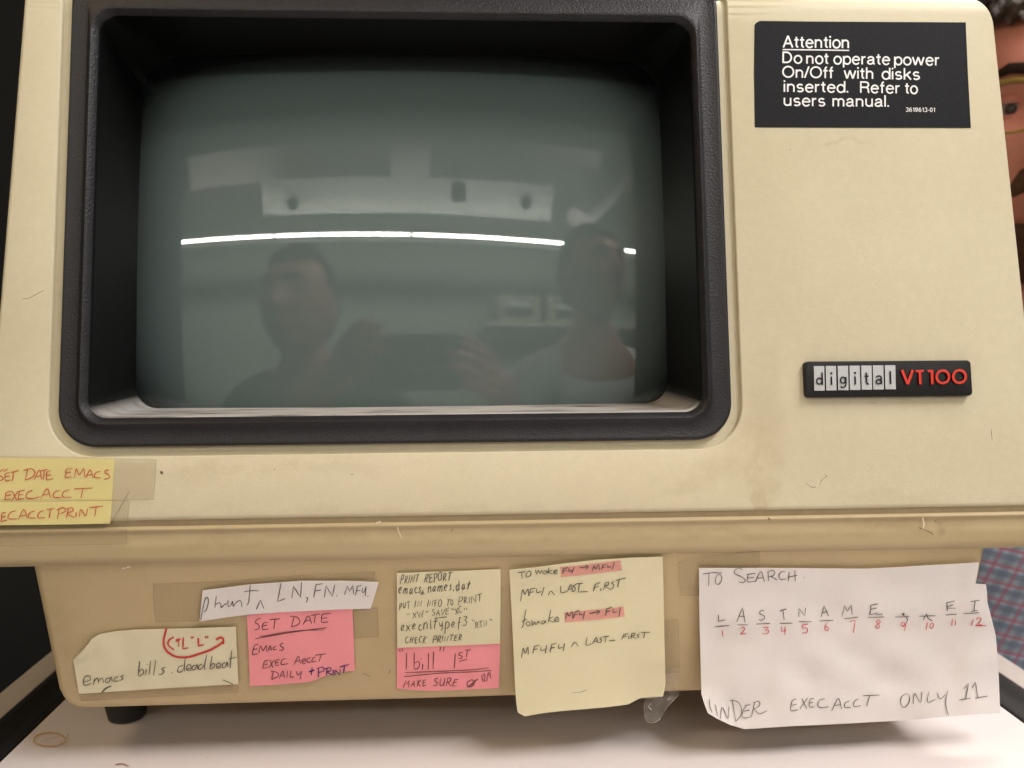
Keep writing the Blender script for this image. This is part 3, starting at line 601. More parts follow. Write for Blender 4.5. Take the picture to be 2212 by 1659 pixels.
# 3 pink note set date
F3 = Fb(.0007, wob(3, .0003))
n3 = note('sticky_note', [(533, 1329.6), (640, 1318), (761, 1306), (764, 1380), (766.6, 1448), (730, 1453), (700, 1461), (669.7, 1473), (600, 1479), (539.8, 1482.4), (537, 1400)], F3, M['pink'], 'pink note headed SET DATE, tucked under the slanted white slip')
k = Ink(F3); T = k.text
trace(k, c62, '975,655 945,660 925,690 955,710 960,745 915,762 ; 1045,690 1005,695 990,730 1000,758 1050,750 ; 995,725 1035,715 ; 1060,665 1160,655 ; 1110,660 1100,750 ; 1290,640 1265,730 ; 1255,632 1315,640 1345,680 1320,715 1262,732 ; 1375,710 1425,630 1455,700 ; 1395,680 1445,668 ; 1450,625 1530,612 ; 1490,620 1480,695 ; 1640,605 1560,615 1548,660 1555,690 1612,685 ; 1555,652 1600,645 ; 955,895 920,905 905,950 900,992 950,985 ; 912,945 945,938 ; 960,975 975,910 1000,955 1030,905 1030,960 ; 1040,965 1065,912 1080,955 ; 1050,945 1078,938 ; 1120,915 1098,925 1095,945 1125,945 ; 1190,885 1160,895 1165,915 1192,930 1180,950 1150,952 ; 1050,1045 1015,1055 1002,1090 998,1122 1045,1110 ; 1010,1088 1042,1080 ; 1065,1045 1090,1115 ; 1105,1040 1055,1118 ; 1155,1040 1120,1048 1115,1095 1150,1090 ; 1120,1070 1145,1065 ; 1220,1030 1180,1040 1170,1085 1235,1078 ; 1290,1085 1330,1010 1350,1075 ; 1305,1055 1345,1050 ; 1370,1060 1400,1045 1388,1030 1365,1050 1375,1078 1400,1070 ; 1445,1020 1415,1035 1415,1065 1450,1062 ; 1490,1015 1465,1030 1462,1062 1500,1055 ; 1490,998 1590,985 ; 1545,992 1525,1058 ; 1095,1150 1080,1225 ; 1070,1148 1130,1160 1140,1195 1080,1228 ; 1150,1220 1185,1148 1200,1215 ; 1160,1195 1195,1190 ; 1228,1145 1222,1210 ; 1262,1145 1255,1205 1290,1198 ; 1310,1150 1325,1185 1355,1160 ; 1362,1145 1345,1225 ; 1355,1218 1360,1221', 2.0)
k.stroke([(551, 1380), (630, 1366), (706, 1356)], 2.2); k.stroke([(560, 1375.6), (640, 1363), (700.7, 1360.6)], 1.8)
k.done(M['maroon'], n3)
k = Ink(F3); k.text('+', 667, 1460, 680, 1458, 17, 3.2); k.done(M['purple'], n3, 'plus_sign'); k = Ink(F3); trace(k, c62, '1520,1125 1520,1205 ; 1505,1125 1560,1110 1570,1145 1525,1160 ; 1600,1120 1595,1190 ; 1580,1125 1635,1115 1630,1145 1600,1155 1650,1185 ; 1660,1135 1658,1185 ; 1675,1190 1680,1140 1715,1180 1725,1130 ; 1720,1110 1808,1085 ; 1765,1100 1755,1165', 2.5); k.done(M['purple'], n3)
# 4 white slip print
F4 = Fb(.0013, wob(4, .0005))
n4 = note('paper_slip', [(437.6, 1275.6), (540, 1263), (651, 1255), (740, 1255), (818, 1257.7), (810, 1286), (800.6, 1315), (748, 1316), (680, 1319), (600, 1323), (534, 1328), (480, 1335), (431, 1342.7), (434, 1310)], F4, M['white'], 'long narrow white slip stuck at a slant, pencilled print, LN, FN. MFU.')
k = Ink(F4); T = k.text
k.stroke(c62((412, 672), (432, 560), (455, 470), (475, 455), (485, 490), (470, 560), (440, 595)), 2.2)
k.stroke(c62((560, 440), (545, 555)), 2); k.stroke(c62((548, 530), (580, 505), (600, 520), (605, 550), (640, 520), (660, 515)), 2); k.stroke(c62((668, 480), (672, 540), (700, 520), (712, 490), (716, 540)), 2); k.stroke(c62((716, 540), (755, 495), (790, 490), (798, 545)), 2)
k.stroke(c62((878, 340), (868, 450), (862, 505), (846, 526)), 2.2); k.stroke(c62((822, 402), (890, 392), (962, 393)), 2.0)
k.stroke(c62((935, 568), (972, 480), (1008, 562)), 2.2, False)
k.stroke(c62((1168, 320), (1150, 420), (1134, 494), (1205, 466)), 2.2, False)
k.stroke(c62((1268, 462), (1285, 350), (1350, 455), (1362, 310)), 2.1, False); k.stroke(c62((1400, 455), (1418, 462), (1405, 505)), 2.2)
k.stroke(c62((1495, 335), (1475, 455)), 2.1, False); k.stroke(c62((1490, 338), (1560, 325)), 2, False); k.stroke(c62((1486, 395), (1545, 385)), 2, False)
k.stroke(c62((1575, 455), (1590, 345), (1650, 445), (1672, 335)), 2.1, False); k.stroke(c62((1690, 438), (1696, 442)), 2.6)
k.stroke(c62((1765, 430), (1790, 345), (1812, 400), (1842, 340), (1850, 425)), 2, False); k.stroke(c62((1885, 350), (1868, 435)), 2, False); k.stroke(c62((1880, 352), (1925, 342)), 1.8, False); k.stroke(c62((1876, 395), (1912, 388)), 1.8, False)
k.stroke(c62((1935, 365), (1928, 400), (1950, 402), (1968, 350)), 1.9); k.stroke(c62((1968, 350), (1960, 440)), 1.9, False); k.stroke(c62((1982, 440), (1988, 444)), 2.6)
k.done(M['graphite'], n4)
# 5 yellow + 6 pink in the middle
F6 = Fb(.0007, wob(6, .0002))
def c63(*P): return [(813.2+.20425*x, 1186+.20425*y) for x, y in P]
n6 = note('sticky_note', c63((218, 1030), (1308, 985), (1304, 1200), (1295, 1470), (1000, 1485), (600, 1500), (400, 1492), (215, 1475), (216, 1250)), F6, M['pink'], 'pink note reading 1bill 1st and make sure, peeping out below the yellow note')
k = Ink(F6); T = k.text
for st in (((240, 1060), (252, 1088)), ((268, 1055), (284, 1082)), ((320, 1100), (315, 1275)), ((400, 1095), (398, 1270)), ((490, 1215), (487, 1275)), ((468, 1163), (474, 1170)), ((552, 1100), (548, 1272)), ((605, 1085), (598, 1268)), ((680, 1035), (672, 1078)), ((714, 1035), (708, 1085)), ((833, 1105), (825, 1260))):
    k.stroke(c63(*st), 2.1, False)
k.stroke(c63((400, 1205), (440, 1190), (458, 1220), (440, 1262), (402, 1272)), 2.0)
k.stroke(c63((915, 1095), (880, 1098), (872, 1120), (905, 1135), (900, 1155), (868, 1158)), 1.9); k.stroke(c63((938, 1072), (995, 1065)), 1.9); k.stroke(c63((962, 1070), (950, 1148)), 1.9); k.stroke(c63((880, 1190), (920, 1176), (960, 1168)), 1.8)
k.stroke(c63((305, 1308), (700, 1292), (1000, 1278), (1185, 1258)), 1.9); k.stroke(c63((290, 1350), (700, 1312), (1000, 1300), (1215, 1285)), 1.9)
T('MAKE', *c63((290, 1465))[0], *c63((522, 1450))[0], 13, 1.9, slant=.2); T('SURE', *c63((600, 1452))[0], *c63((850, 1445))[0], 14, 1.9, slant=.2)
k.stroke(c63((1000, 1385), (962, 1410), (965, 1450), (1005, 1455), (1035, 1420), (1020, 1388), (995, 1385)), 2.4); k.stroke(c63((962, 1468), (1070, 1375)), 2.2, False)
T('12/4', *c63((1118, 1400))[0], *c63((1212, 1375))[0], 13, 1.7, slant=.2)
k.done(M['maroon'], n6)
F5 = Fb(.0012, wob(5, .0002))
n5 = note('sticky_note', c63((215, 257), (700, 240), (1312, 215), (1312, 600), (1308, 1000), (800, 1022), (220, 1045), (218, 600)), F5, M['yellow2'], 'pale yellow note with dense black writing about a print report')
k = Ink(F5)
def L63(t, x0, y0, x1, y1, h, w=1.5, **kw): a, b = c63((x0, y0), (x1, y1)); k.text(t, *a, *b, h*.20425, w, **kw)
L63('PRINT', 250, 368, 440, 355, 78, slant=.25); L63('REPORT', 505, 350, 785, 325, 72, 1.9, slant=.25)
L63('emacs', 232, 475, 470, 462, 95, 1.9); L63('names', 540, 462, 795, 442, 95, 1.9); L63('.', 805, 440, 825, 438, 60, 3); L63('dat', 832, 437, 985, 430, 95, 1.9)
k.stroke(c63((470, 485), (490, 438), (505, 478), (480, 480), (490, 455)), 2.4, False)
L63('PUT', 243, 640, 352, 625, 62); L63('IN', 405, 617, 480, 612, 62); L63('INFO', 540, 608, 685, 600, 60); L63('TO', 742, 596, 808, 592, 55); L63('PRINT', 865, 585, 1110, 552, 65, slant=.2)
k.stroke(c63((325, 685), (330, 695)), 1.8); k.stroke(c63((343, 683), (348, 692)), 1.8)
L63('XW', 385, 732, 494, 710, 55); L63('SAVE', 585, 705, 765, 692, 55); L63('XC', 838, 690, 905, 668, 55)
for a in ((528, 655), (545, 655), (800, 625), (815, 630), (932, 625), (955, 625)): k.stroke(c63(a, (a[0]-3, a[1]+18)), 1.6)
k.stroke(c63((615, 736), (680, 726), (745, 718)), 2.0)
L63('execnltypef3', 252, 866, 955, 822, 100, 1.9, slant=.12)
L63('RTN', 1045, 832, 1170, 812, 52)
for a in ((1013, 748), (1030, 745), (1200, 738), (1215, 738)): k.stroke(c63(a, (a[0]+4, a[1]+18)), 1.6)
L63('CHECK', 303, 1000, 525, 992, 62, 1.8); L63('PRINTER', 595, 985, 900, 970, 58, 1.9, slant=.2)
k.done(M['ink'], n5)
# 7 large pale yellow note with pink highlighter
def c64(*P): return [(1057.2+.27774*x, 1165.6+.27774*y) for x, y in P]
def g7(x, y):
    t = max(0, (y-1215)/330); s = max(0, (x-1330)/100)*max(0, (y-1430)/100)
    return .0012+.0075*t*t-.0035*s+.0007*math.sin((x-1100)/55)*t+.0014*max(0, 1-(y-1205)/70)*max(0, 1-(x-1100)/180)
F7 = Fb(.0008, g7)
n7 = note('note_sheet', c64((155, 238), (400, 212), (620, 183), (830, 160), (1090, 143), (1348, 135), (1352, 300), (1355, 440), (1362, 800), (1370, 1110), (1362, 1170), (1350, 1220), (1260, 1225), (1170, 1235), (1130, 1255), (1080, 1282), (900, 1305), (600, 1330), (430, 1348), (275, 1375), (220, 1345), (208, 1260), (200, 1150), (185, 800), (170, 500)), F7, M['yellow2'], 'large pale yellow sheet with two pink highlighted patches, hanging below the base', step=8)
for P in (((553, 253), (700, 240), (850, 222), (1025, 200)), ((585, 606), (750, 592), (900, 578), (1048, 560))):
    k = Ink(F7); k.stroke(c64(*P), 22, True, .00022, False); k.done(M['hilite'], n7, 'highlighter_mark')
k = Ink(F7)
def L64(t, x0, y0, x1, y1, h, w=1.9, **kw): a, b = c64((x0, y0), (x1, y1)); k.text(t, *a, *b, h*.27774, w, **kw)
trace(k, c64, '220,258 280,250 ; 250,258 255,302 ; 305,245 285,270 292,292 318,280 322,252 305,245 ; 360,235 365,270 380,240 392,262 410,238 ; 435,242 415,255 420,268 440,262 448,240 452,262 ; 462,218 458,268 ; 490,235 462,252 492,268 ; 500,255 528,248 520,235 502,248 505,266 535,262 ; 242,480 258,390 275,425 300,385 305,440 ; 320,385 308,438 ; 320,385 358,378 ; 315,412 345,405 ; 368,380 370,412 402,405 ; 425,370 405,438 ; 458,435 478,400 508,432 ; 555,360 558,412 598,405 ; 605,408 632,350 648,402 ; 615,388 645,382 ; 675,350 650,362 668,378 660,402 638,405 ; 670,345 728,340 ; 700,345 692,408 ; 700,408 765,405 ; 825,345 808,402 ; 825,348 862,335 ; 818,372 850,365 ; 868,378 862,400 ; 900,335 888,395 ; 895,340 925,332 925,352 895,362 940,388 ; 975,325 950,338 968,352 958,380 935,385 ; 985,318 1060,300 ; 1010,312 998,372 ; 252,640 290,618 ; 285,545 264,660 250,690 ; 300,635 285,655 300,672 318,655 302,635 ; 330,625 335,668 350,640 362,662 382,635 388,655 ; 425,630 402,640 405,655 425,650 435,628 438,652 ; 478,545 458,645 ; 495,600 462,622 500,645 ; 505,632 538,618 528,602 508,618 512,640 545,632 ; 250,920 262,845 278,885 300,835 302,895 ; 350,828 338,885 ; 348,832 388,822 ; 343,855 375,850 ; 400,830 402,862 432,855 ; 445,820 435,885 ; 485,815 472,878 ; 482,818 522,805 ; 478,845 508,838 ; 540,812 538,845 570,838 ; 585,808 575,868 ; 638,835 665,800 692,832 ; 760,760 752,820 795,812 ; 800,812 832,762 842,805 ; 808,795 840,788 ; 880,760 858,770 872,782 862,800 845,802 ; 882,758 930,752 ; 908,756 900,800 ; 930,788 978,785 ; 1045,738 1032,775 ; 1043,740 1080,730 ; 1038,758 1068,750 ; 1085,750 1082,772 ; 1108,730 1100,772 ; 1102,735 1130,728 1128,745 1102,752 1140,768 ; 1168,732 1148,745 1162,755 1150,768 ; 1178,725 1250,720 ; 1210,722 1200,768', 2.0)
trace(k, c64, '575,225 570,268 ; 572,228 610,218 ; 572,246 600,240 ; 620,222 618,245 645,240 ; 662,212 640,262 ; 700,218 765,212 ; 745,195 768,212 745,235 ; 797,250 815,205 825,228 850,195 855,235 ; 880,200 872,235 ; 878,200 912,192 ; 875,218 900,212 ; 922,195 920,215 945,210 ; 972,178 955,232 ; 592,622 605,568 620,595 645,560 650,615 ; 668,560 655,612 ; 668,562 700,552 ; 662,585 688,580 ; 705,562 702,585 730,580 ; 742,558 728,618 ; 778,575 855,560 ; 832,548 858,562 835,582 ; 915,535 905,590 ; 912,538 955,525 ; 908,562 940,555 ; 965,540 962,565 995,560 ; 1018,532 1008,600', 2.3)
k.stroke(c64((640, 1192), (700, 1188), (760, 1168)), 1.1)
k.done(M['graphite'], n7)
# 8 big white sheet at the right
def c65(*P): return [(1457+.27774*x, 1165.6+.27774*y) for x, y in P]
def c66(*P): return [(1805.4+.32609*x, 1118.2+.32609*y) for x, y in P]
def g8(x, y):
    t = max(0, (y-1225)/340); l = max(0, (1580-x)/70)*max(0, (y-1480)/90); r = max(0, (x-2080)/80)
    crease = .0012*math.exp(-((x-2110)/28)**2-((y-1300)/60)**2)
    return .0016+.010*t*t+.0035*l-.0045*r*r*(.35+.65*t)+.0011*math.sin((x-1500)/95)*t+crease+.0014*noise.noise(Vector((x*.012, y*.014, 9)))*min(1, t*2+.3)
F8 = Fb(.0008, g8)
n8 = note('note_sheet', c65((190, 222), (450, 222), (700, 222))+c66((0, 338), (200, 340), (400, 330), (600, 318), (780, 308), (948, 298), (938, 370), (925, 438), (995, 443), (1002, 500), (1005, 560), (1030, 660), (1060, 780), (1070, 900), (1080, 1050), (1084, 1160), (1090, 1295), (900, 1305), (500, 1340), (0, 1368))+c65((900, 1452), (545, 1475), (430, 1440), (330, 1392), (260, 1350), (230, 1270), (210, 1200), (202, 900), (192, 500)), F8, M['white'], 'big white sheet headed TO SEARCH with letters over red numbers, curling off the base', step=9)
k = Ink(F8)
def P5(t, x0, y0, x1, y1, h, w=1.9, **kw): a, b = c65((x0, y0), (x1, y1)); k.text(t, *a, *b, h*.27774, w, **kw)
def P6(t, x0, y0, x1, y1, h, w=1.9, **kw): a, b = c66((x0, y0), (x1, y1)); k.text(t, *a, *b, h*.32609, w, **kw)

for st_ in (((220, 268), (300, 258), (368, 260)), ((268, 266), (266, 362)), ((345, 268), (320, 300), (322, 340), (345, 347), (365, 320), (366, 285), (348, 268)),
    ((528, 236), (500, 222), (468, 240), (470, 265), (520, 290), (550, 315), (530, 336), (498, 328)), ((572, 275), (566, 325), (600, 328), (640, 322)), ((562, 272), (630, 262)), ((568, 300), (618, 294)),
    ((628, 330), (672, 250), (700, 325)), ((640, 302), (690, 296)), ((728, 250), (732, 322)), ((722, 256), (760, 240), (782, 256), (768, 280), (735, 288)), ((742, 286), (775, 300), (800, 316)),
    ((862, 250), (830, 252), (812, 285), (830, 312), (868, 305)), ((892, 252), (886, 322)), ((936, 240), (940, 325)), ((888, 292), (955, 278)), ((1008, 293), (1014, 297))): k.stroke(c65(*st_), 1.9)
for t, x0, x1, y0, y1 in (('L', 330, 395, 640, 588), ('A', 493, 552, 645, 555), ('S', 650, 708, 632, 562), ('T', 822, 872, 622, 552), ('N', 958, 1026, 608, 545), ('A', 1138, 1196, 605, 530), ('M', 1305, 1388, 592, 520)):
    P5(t, x0, y0, x1, y0-4, y0-y1, 1.9, slant=.08)
for a, b in (((312, 680), (425, 668)), ((487, 664), (570, 663)), ((635, 657), (742, 652)), ((818, 653), (918, 650)), ((965, 639), (1068, 639)), ((1130, 633), (1235, 628)), ((1318, 617), (1428, 604))): k.stroke(c65(a, b), 1.9, False)
P6('E', 218, 640, 280, 636, 68, 1.9); k.stroke(c66((262, 645), (312, 638)), 1.8, False)
for a, b in (((213, 662), (320, 658)), ((392, 659), (488, 656)), ((553, 653), (660, 650)), ((728, 645), (800, 641)), ((845, 637), (948, 630))): k.stroke(c66(a, b), 1.9, False)
k.stroke(c66((440, 642), (452, 636), (448, 650)), 3.6); k.stroke(c66((455, 650), (475, 672), (466, 700)), 2)
k.stroke(c66((580, 678), (600, 636), (612, 668), (640, 684)), 1.9, False)
P6('F', 725, 622, 790, 616, 56); k.stroke(c66((735, 600), (795, 600)), 1.6, False); P6('T', 888, 625, 942, 622, 66); k.stroke(c66((895, 622), (940, 614)), 1.8, False)
k.done(M['graphite'], n8); k = Ink(F8)
for st_ in (((272, 1242), (276, 1300), (292, 1340)), ((318, 1282), (336, 1372)), ((356, 1395), (372, 1305), (415, 1392), (424, 1300)), ((450, 1255), (478, 1418)), ((432, 1250), (490, 1262), (520, 1310), (515, 1370), (478, 1415)),
    ((560, 1290), (535, 1330), (530, 1385), (600, 1378)), ((548, 1292), (590, 1282)), ((540, 1335), (585, 1325)), ((625, 1262), (600, 1375)), ((612, 1268), (655, 1258), (662, 1290), (615, 1318)), ((622, 1320), (660, 1355), (722, 1330))): k.stroke(c65(*st_), 1.7)
trace(k, c65, '950,1240 918,1252 905,1300 908,1330 960,1325 ; 912,1290 950,1280 ; 990,1235 1030,1318 ; 1035,1232 975,1320 ; 1085,1235 1055,1245 1050,1300 1090,1300 ; 1052,1270 1080,1265 ; 1170,1238 1130,1250 1115,1290 1140,1308 1200,1300 ; 1225,1330 1275,1235 1300,1320 ; 1240,1290 1290,1285 ; 1360,1255 1330,1270 1325,1305 1375,1305 ; 1430,1240 1400,1258 1398,1298 1450,1292', 1.8)
trace(k, c66, '180,1180 290,1175 ; 225,1178 205,1250 ; 465,1165 435,1190 432,1235 455,1258 485,1225 488,1180 465,1165 ; 512,1235 522,1165 560,1225 572,1155 ; 618,1150 608,1220 660,1205 ; 672,1160 690,1200 725,1175 ; 742,1145 728,1220 738,1285 748,1308', 1.8)
k.stroke(c66((848, 1135), (880, 1098), (860, 1200)), 1.9, False); k.stroke(c66((903, 1130), (925, 1090), (942, 1195)), 1.9, False); k.stroke(c66((818, 1208), (895, 1196)), 1.8, False); k.stroke(c66((925, 1195), (1005, 1182)), 1.8, False)
k.done(M['graphite'], n8)
k = Ink(F8)
for t, x0, x1, y0, y1 in (('1', 370, 380, 750, 710), ('2', 510, 552, 732, 690), ('3', 682, 734, 735, 688), ('4', 830, 866, 735, 682), ('5', 990, 1036, 725, 672), ('6', 1166, 1200, 714, 655), ('7', 1362, 1404, 716, 642)): P5(t, x0, y0, x1, y0-2, y0-y1, 1.9, slant=.08)
P6('8', 260, 740, 295, 738, 58); P6('9', 428, 742, 462, 740, 44); P6('10', 598, 740, 648, 738, 38); P6('11', 765, 718, 794, 716, 36); P6('12', 898, 717, 965, 715, 42); k.stroke(c66((930, 716), (998, 716)), 1.9, False)
k.done(M['redthin'], n8)

# ------------------------------------------------------------------ tapes
def tape(pts, Fn, label, m=None, edge=True):
    o = sheet('tape_strip', pts, Fn, m or M['tape'], 12, 0); tag(o, label, 'tape', 'yellowed clear tape strips on the terminal')
    if edge:
        k = Ink(Fn)
        k.stroke(list(pts)+[pts[0]], 1.1, False, .00006, False); k.done(M['tape_edge'], o, 'tape_edge')
    return o
tape([(-75, 986), (120, 986), (338, 993), (335, 1040), (332, 1079), (240, 1081), (-75, 1083)], Ff(.0011), 'wide clear tape strip over the top half of the yellow note with red capitals')
tape([(-75, 1084), (120, 1083), (280, 1080), (277, 1110), (275, 1129), (100, 1131), (-75, 1134)], Ff(.0013), 'clear tape strip over the lower half of the yellow note, ending at the case edge')
tape([(-75, 1148), (274, 1144), (274, 1175), (0, 1180), (-75, 1181)], on_apron(.0009), 'clear tape strip stuck along the lip under the yellow note')
tape([(331, 1262), (480, 1256), (640, 1243), (810, 1236), (808, 1250), (640, 1256), (436, 1274), (430, 1341), (336, 1343), (332, 1300)], Fb(.00045), 'yellowed tape band around the left end of the slanted white slip')
tape([(762, 1320), (815, 1312), (818, 1375), (766, 1379)], Fb(.00045), 'small clear tape square right of the pink set date note')
tape([(172, 1500), (350, 1490), (515, 1480), (514, 1496), (350, 1504), (176, 1514)], Fb(.0004), 'thin tape edge showing below the cream slip')
tape([(1465.3, 1215), (1540, 1202), (1608, 1192), (1640, 1192), (1640, 1226), (1511, 1226), (1508, 1287), (1470, 1285), (1468, 1250)], Fb(.0008), 'bent clear tape at the upper left corner of the big white sheet')
tape([(1434, 1341), (1465, 1338), (1467, 1400), (1468, 1452), (1438, 1455)], Fb(.0010), 'clear tape strip right of the large yellow sheet')
# crumpled loose end below the sheet: doubled film hanging off
bm = bmesh.new(); outer = c64((1375, 1010), (1470, 1000), (1476, 1150), (1470, 1215), (1395, 1290), (1345, 1370), (1312, 1412), (1262, 1426), (1215, 1400), (1203, 1320), (1206, 1250), (1290, 1235), (1352, 1222))
def Fc(x, y, l=0): return hit(x, y, BN, BO, .0012+.0042*noise.noise(Vector((x*.055, y*.055, 4)))+.0022*noise.noise(Vector((x*.13, y*.13, 8)))+.003*max(0, (y-1470)/90)+l)
cr = sheet('tape_strip', outer, Fc, M['film'], 5, 0); tag(cr, 'crumpled glossy tape end dangling below the large yellow sheet', 'tape')
k = Ink(Fc); k.stroke(c64((1262, 1272), (1240, 1300), (1262, 1325)), 2.2, True, .0002)
k.stroke(c64((1206, 1255), (1204, 1320), (1216, 1400), (1262, 1425), (1310, 1410), (1345, 1368)), 1.0, True, .0002, False)
k.stroke(c64((1395, 1288), (1440, 1240), (1472, 1205)), 1.6, True, .0002); k.done(mat('film_crease', (.72, .70, .66), .12, .1, 100, alpha=.6), cr, 'crease')

# ------------------------------------------------------------------ attention label
def c73(*P): return [(1612.9+.22977*x, 27.1+.22977*y) for x, y in P]
Fl = Ff(.00025)
lab = sheet('warning_label', c73((75, 115), (92, 95), (125, 78), (600, 84), (1300, 88), (2060, 92), (2080, 560), (2108, 1083), (1000, 1081), (78, 1078), (70, 560)), Fl, M['label_black'], 30, .0002)
tag(lab, 'black printed label with white Attention text on the upper right of the case', 'label')
def EL(cx, cy, rx, ry, a0, a1, n=14): return [(cx+rx*math.cos(R(a0+(a1-a0)*k/n)), cy+ry*math.sin(R(a0+(a1-a0)*k/n))) for k in range(n+1)]
XH = 6.8
SANS = {
'A': [[(.6, 0), (4.2, 9.8)], [(7.8, 0), (4.2, 9.8)], [(2.0, 3.4), (6.4, 3.4)]], 't': [[(1.8, 9.0), (1.8, 1.9)]+EL(3.1, 1.8, 1.3, 1.25, 180, 280, 6), [(.2, 6.5), (3.5, 6.5)]],
'e': [[(.9, 3.7), (5.9, 3.7)]+EL(3.4, 3.4, 2.6, 3.3, 5, 325, 26)], 'n': [[(.9, 0), (.9, 7.1)], [(.9, 4.2)]+EL(3.2, 4.4, 2.2, 2.1, 160, 0, 10)+[(5.4, 0)]],
'i': [[(.8, 0), (.8, 7.1)], [(.8, 8.6), (.8, 10)]], 'o': [EL(3.4, 3.4, 2.7, 3.3, 0, 360, 30)], 'D': [[(.9, 0), (.9, 10)], [(.9, 9.4), (3.2, 9.4)]+EL(3.4, 5, 3.6, 4.4, 88, -88, 20)+[(3.2, .6), (.9, .6)]],
'p': [[(.9, -2.8), (.9, 7.1)], EL(3.6, 3.4, 2.6, 3.3, 0, 360, 28)], 'r': [[(.9, 0), (.9, 7.1)], [(.9, 4.0)]+EL(3.4, 4.3, 2.5, 2.2, 175, 88, 8)], 'a': [[(.9, 5.0)]+EL(3.1, 5.0, 2.0, 1.65, 150, 5, 10)+[(5.1, 1.4), (5.5, .6), (6.2, .6)], [(5.1, 4.1), (3.6, 3.8)]+EL(2.7, 2.0, 2.0, 1.6, 100, 300, 12)+[(4.6, 1.4), (5.1, 2.4)]],
'w': [[(.4, 7), (2.4, 0)], [(4.7, 7), (2.5, 0)], [(4.7, 7), (6.9, 0)], [(9.0, 7), (7.0, 0)]], 'O': [EL(4.6, 5, 4.0, 4.6, 0, 360, 36)], '/': [[(0, 0), (3.2, 10)]], 'f': [[(1.7, 0), (1.7, 8)]+EL(3.0, 8.1, 1.3, 1.4, 180, 85, 7), [(.2, 6.5), (3.5, 6.5)]],
'h': [[(.9, 0), (.9, 10)], [(.9, 4.2)]+EL(3.2, 4.4, 2.2, 2.1, 160, 0, 10)+[(5.4, 0)]], 'd': [[(5.9, 0), (5.9, 10)], EL(3.2, 3.4, 2.6, 3.3, 0, 360, 28)], 's': [EL(2.8, 4.95, 1.9, 1.65, 30, 255, 14)+EL(2.8, 1.95, 2.1, 1.6, 80, -150, 14)],
'k': [[(.9, 0), (.9, 10)], [(.9, 2.6), (5.2, 7)], [(2.6, 4.2), (5.6, 0)]], 'R': [[(.9, 0), (.9, 10)], [(.9, 9.4), (4.2, 9.4)]+EL(4.4, 7.1, 2.3, 2.3, 88, -88, 12)+[(4.2, 4.8), (.9, 4.8)], [(4.3, 4.8)]+EL(4.6, 3.2, 1.9, 1.5, 80, 10, 5)+[(6.6, 1.2), (7.2, 0)]],
'u': [[(5.4, 0), (5.4, 7)], [(.9, 7), (.9, 2.6)]+EL(3.1, 2.5, 2.2, 2.0, 180, 340, 10)+[(5.4, 3.0)]], 'm': [[(.9, 0), (.9, 7.1)], [(.9, 4.4)]+EL(2.85, 4.6, 1.95, 1.9, 160, 0, 9)+[(4.8, 0)], [(4.8, 4.4)]+EL(6.75, 4.6, 1.95, 1.9, 160, 0, 9)+[(8.7, 0)]], 'l': [[(.8, 0), (.8, 10)]], '.': [[(.8, 0), (.8, 1.4)]],
'3': [EL(2.9, 7.3, 2.2, 2.2, 150, -70, 12), EL(2.9, 2.9, 2.5, 2.4, 75, -160, 14)], '6': [[(4.8, 8.6), (3.4, 9.5), (1.6, 8.2), (.8, 5)], EL(3, 3.2, 2.3, 2.8, 0, 360, 20)], '9': [EL(3, 6.6, 2.3, 2.8, 0, 360, 20), [(5.3, 6), (4.6, 2), (2.6, .4), (.9, 1.2)]], '1': [[(3.0, 0), (3.0, 10)], [(1.2, 7.6), (3, 9)]], '0': [EL(3, 5, 2.3, 4.5, 0, 360, 24)], '-': [[(.6, 4), (2.6, 4)]]}
ADV = {'i': 1.6, 'l': 1.6, '.': 1.6, 't': 3.6, 'f': 3.6, '/': 3.2, 'm': 9.6, 'w': 9.4, 'O': 9.2, 'A': 8.2, 'D': 7.9, 'R': 7.4, 's': 5.4, 'r': 3.8, '1': 4.4, '-': 3.2, 'k': 5.9}
def print_text(words, name, m, parent, cnv, Fn):
    k = Ink(Fn)
    for (t, x0, y0, x1, y1, h) in words:
        pl_ = []; cx = 0
        for c in t: pl_.append((cx, SANS[c])); cx += ADV.get(c, 6.4)+.75
        allx = [q[0]+p[0] for q in pl_ for st_ in q[1] for p in st_]; lo, hi = min(allx)-.6, max(allx)+.6
        w_ = h*.138*.22977 if h > 60 else h*.16*.22977
        for ox, sts in pl_:
            for st_ in sts:
                P = []
                for px, py in st_:
                    s_ = (ox+px-lo)/(hi-lo); P.append((x0+(x1-x0)*s_, y0+(y1-y0)*s_-py/10*h))
                k.stroke(cnv(*P), w_, False, .00008, False)
    return k.done(m, parent, name)
W = [('Attention', 338, 328, 962, 334, 112), ('Do', 336, 474, 524, 478, 108), ('not', 560, 480, 776, 483, 108), ('operate', 815, 484, 1350, 490, 108), ('power', 1386, 491, 1816, 497, 108),
     ('On/Off', 334, 610, 822, 618, 108), ('with', 912, 619, 1190, 624, 108), ('disks', 1268, 626, 1630, 632, 108), ('inserted.', 347, 745, 955, 752, 108), ('Refer', 1066, 754, 1445, 760, 108), ('to', 1482, 761, 1610, 764, 108),
     ('users', 347, 876, 740, 881, 108), ('manual.', 806, 882, 1338, 886, 108), ('3619613-01', 1495, 932, 1770, 935, 40)]
print_text(W, 'printed_text', M['label_white'], lab, c73, Fl)
k = Ink(Fl); k.stroke(c73((338, 348), (640, 351), (964, 356)), 2.6, False, .0001, False); k.done(M['label_white'], lab, 'underline')

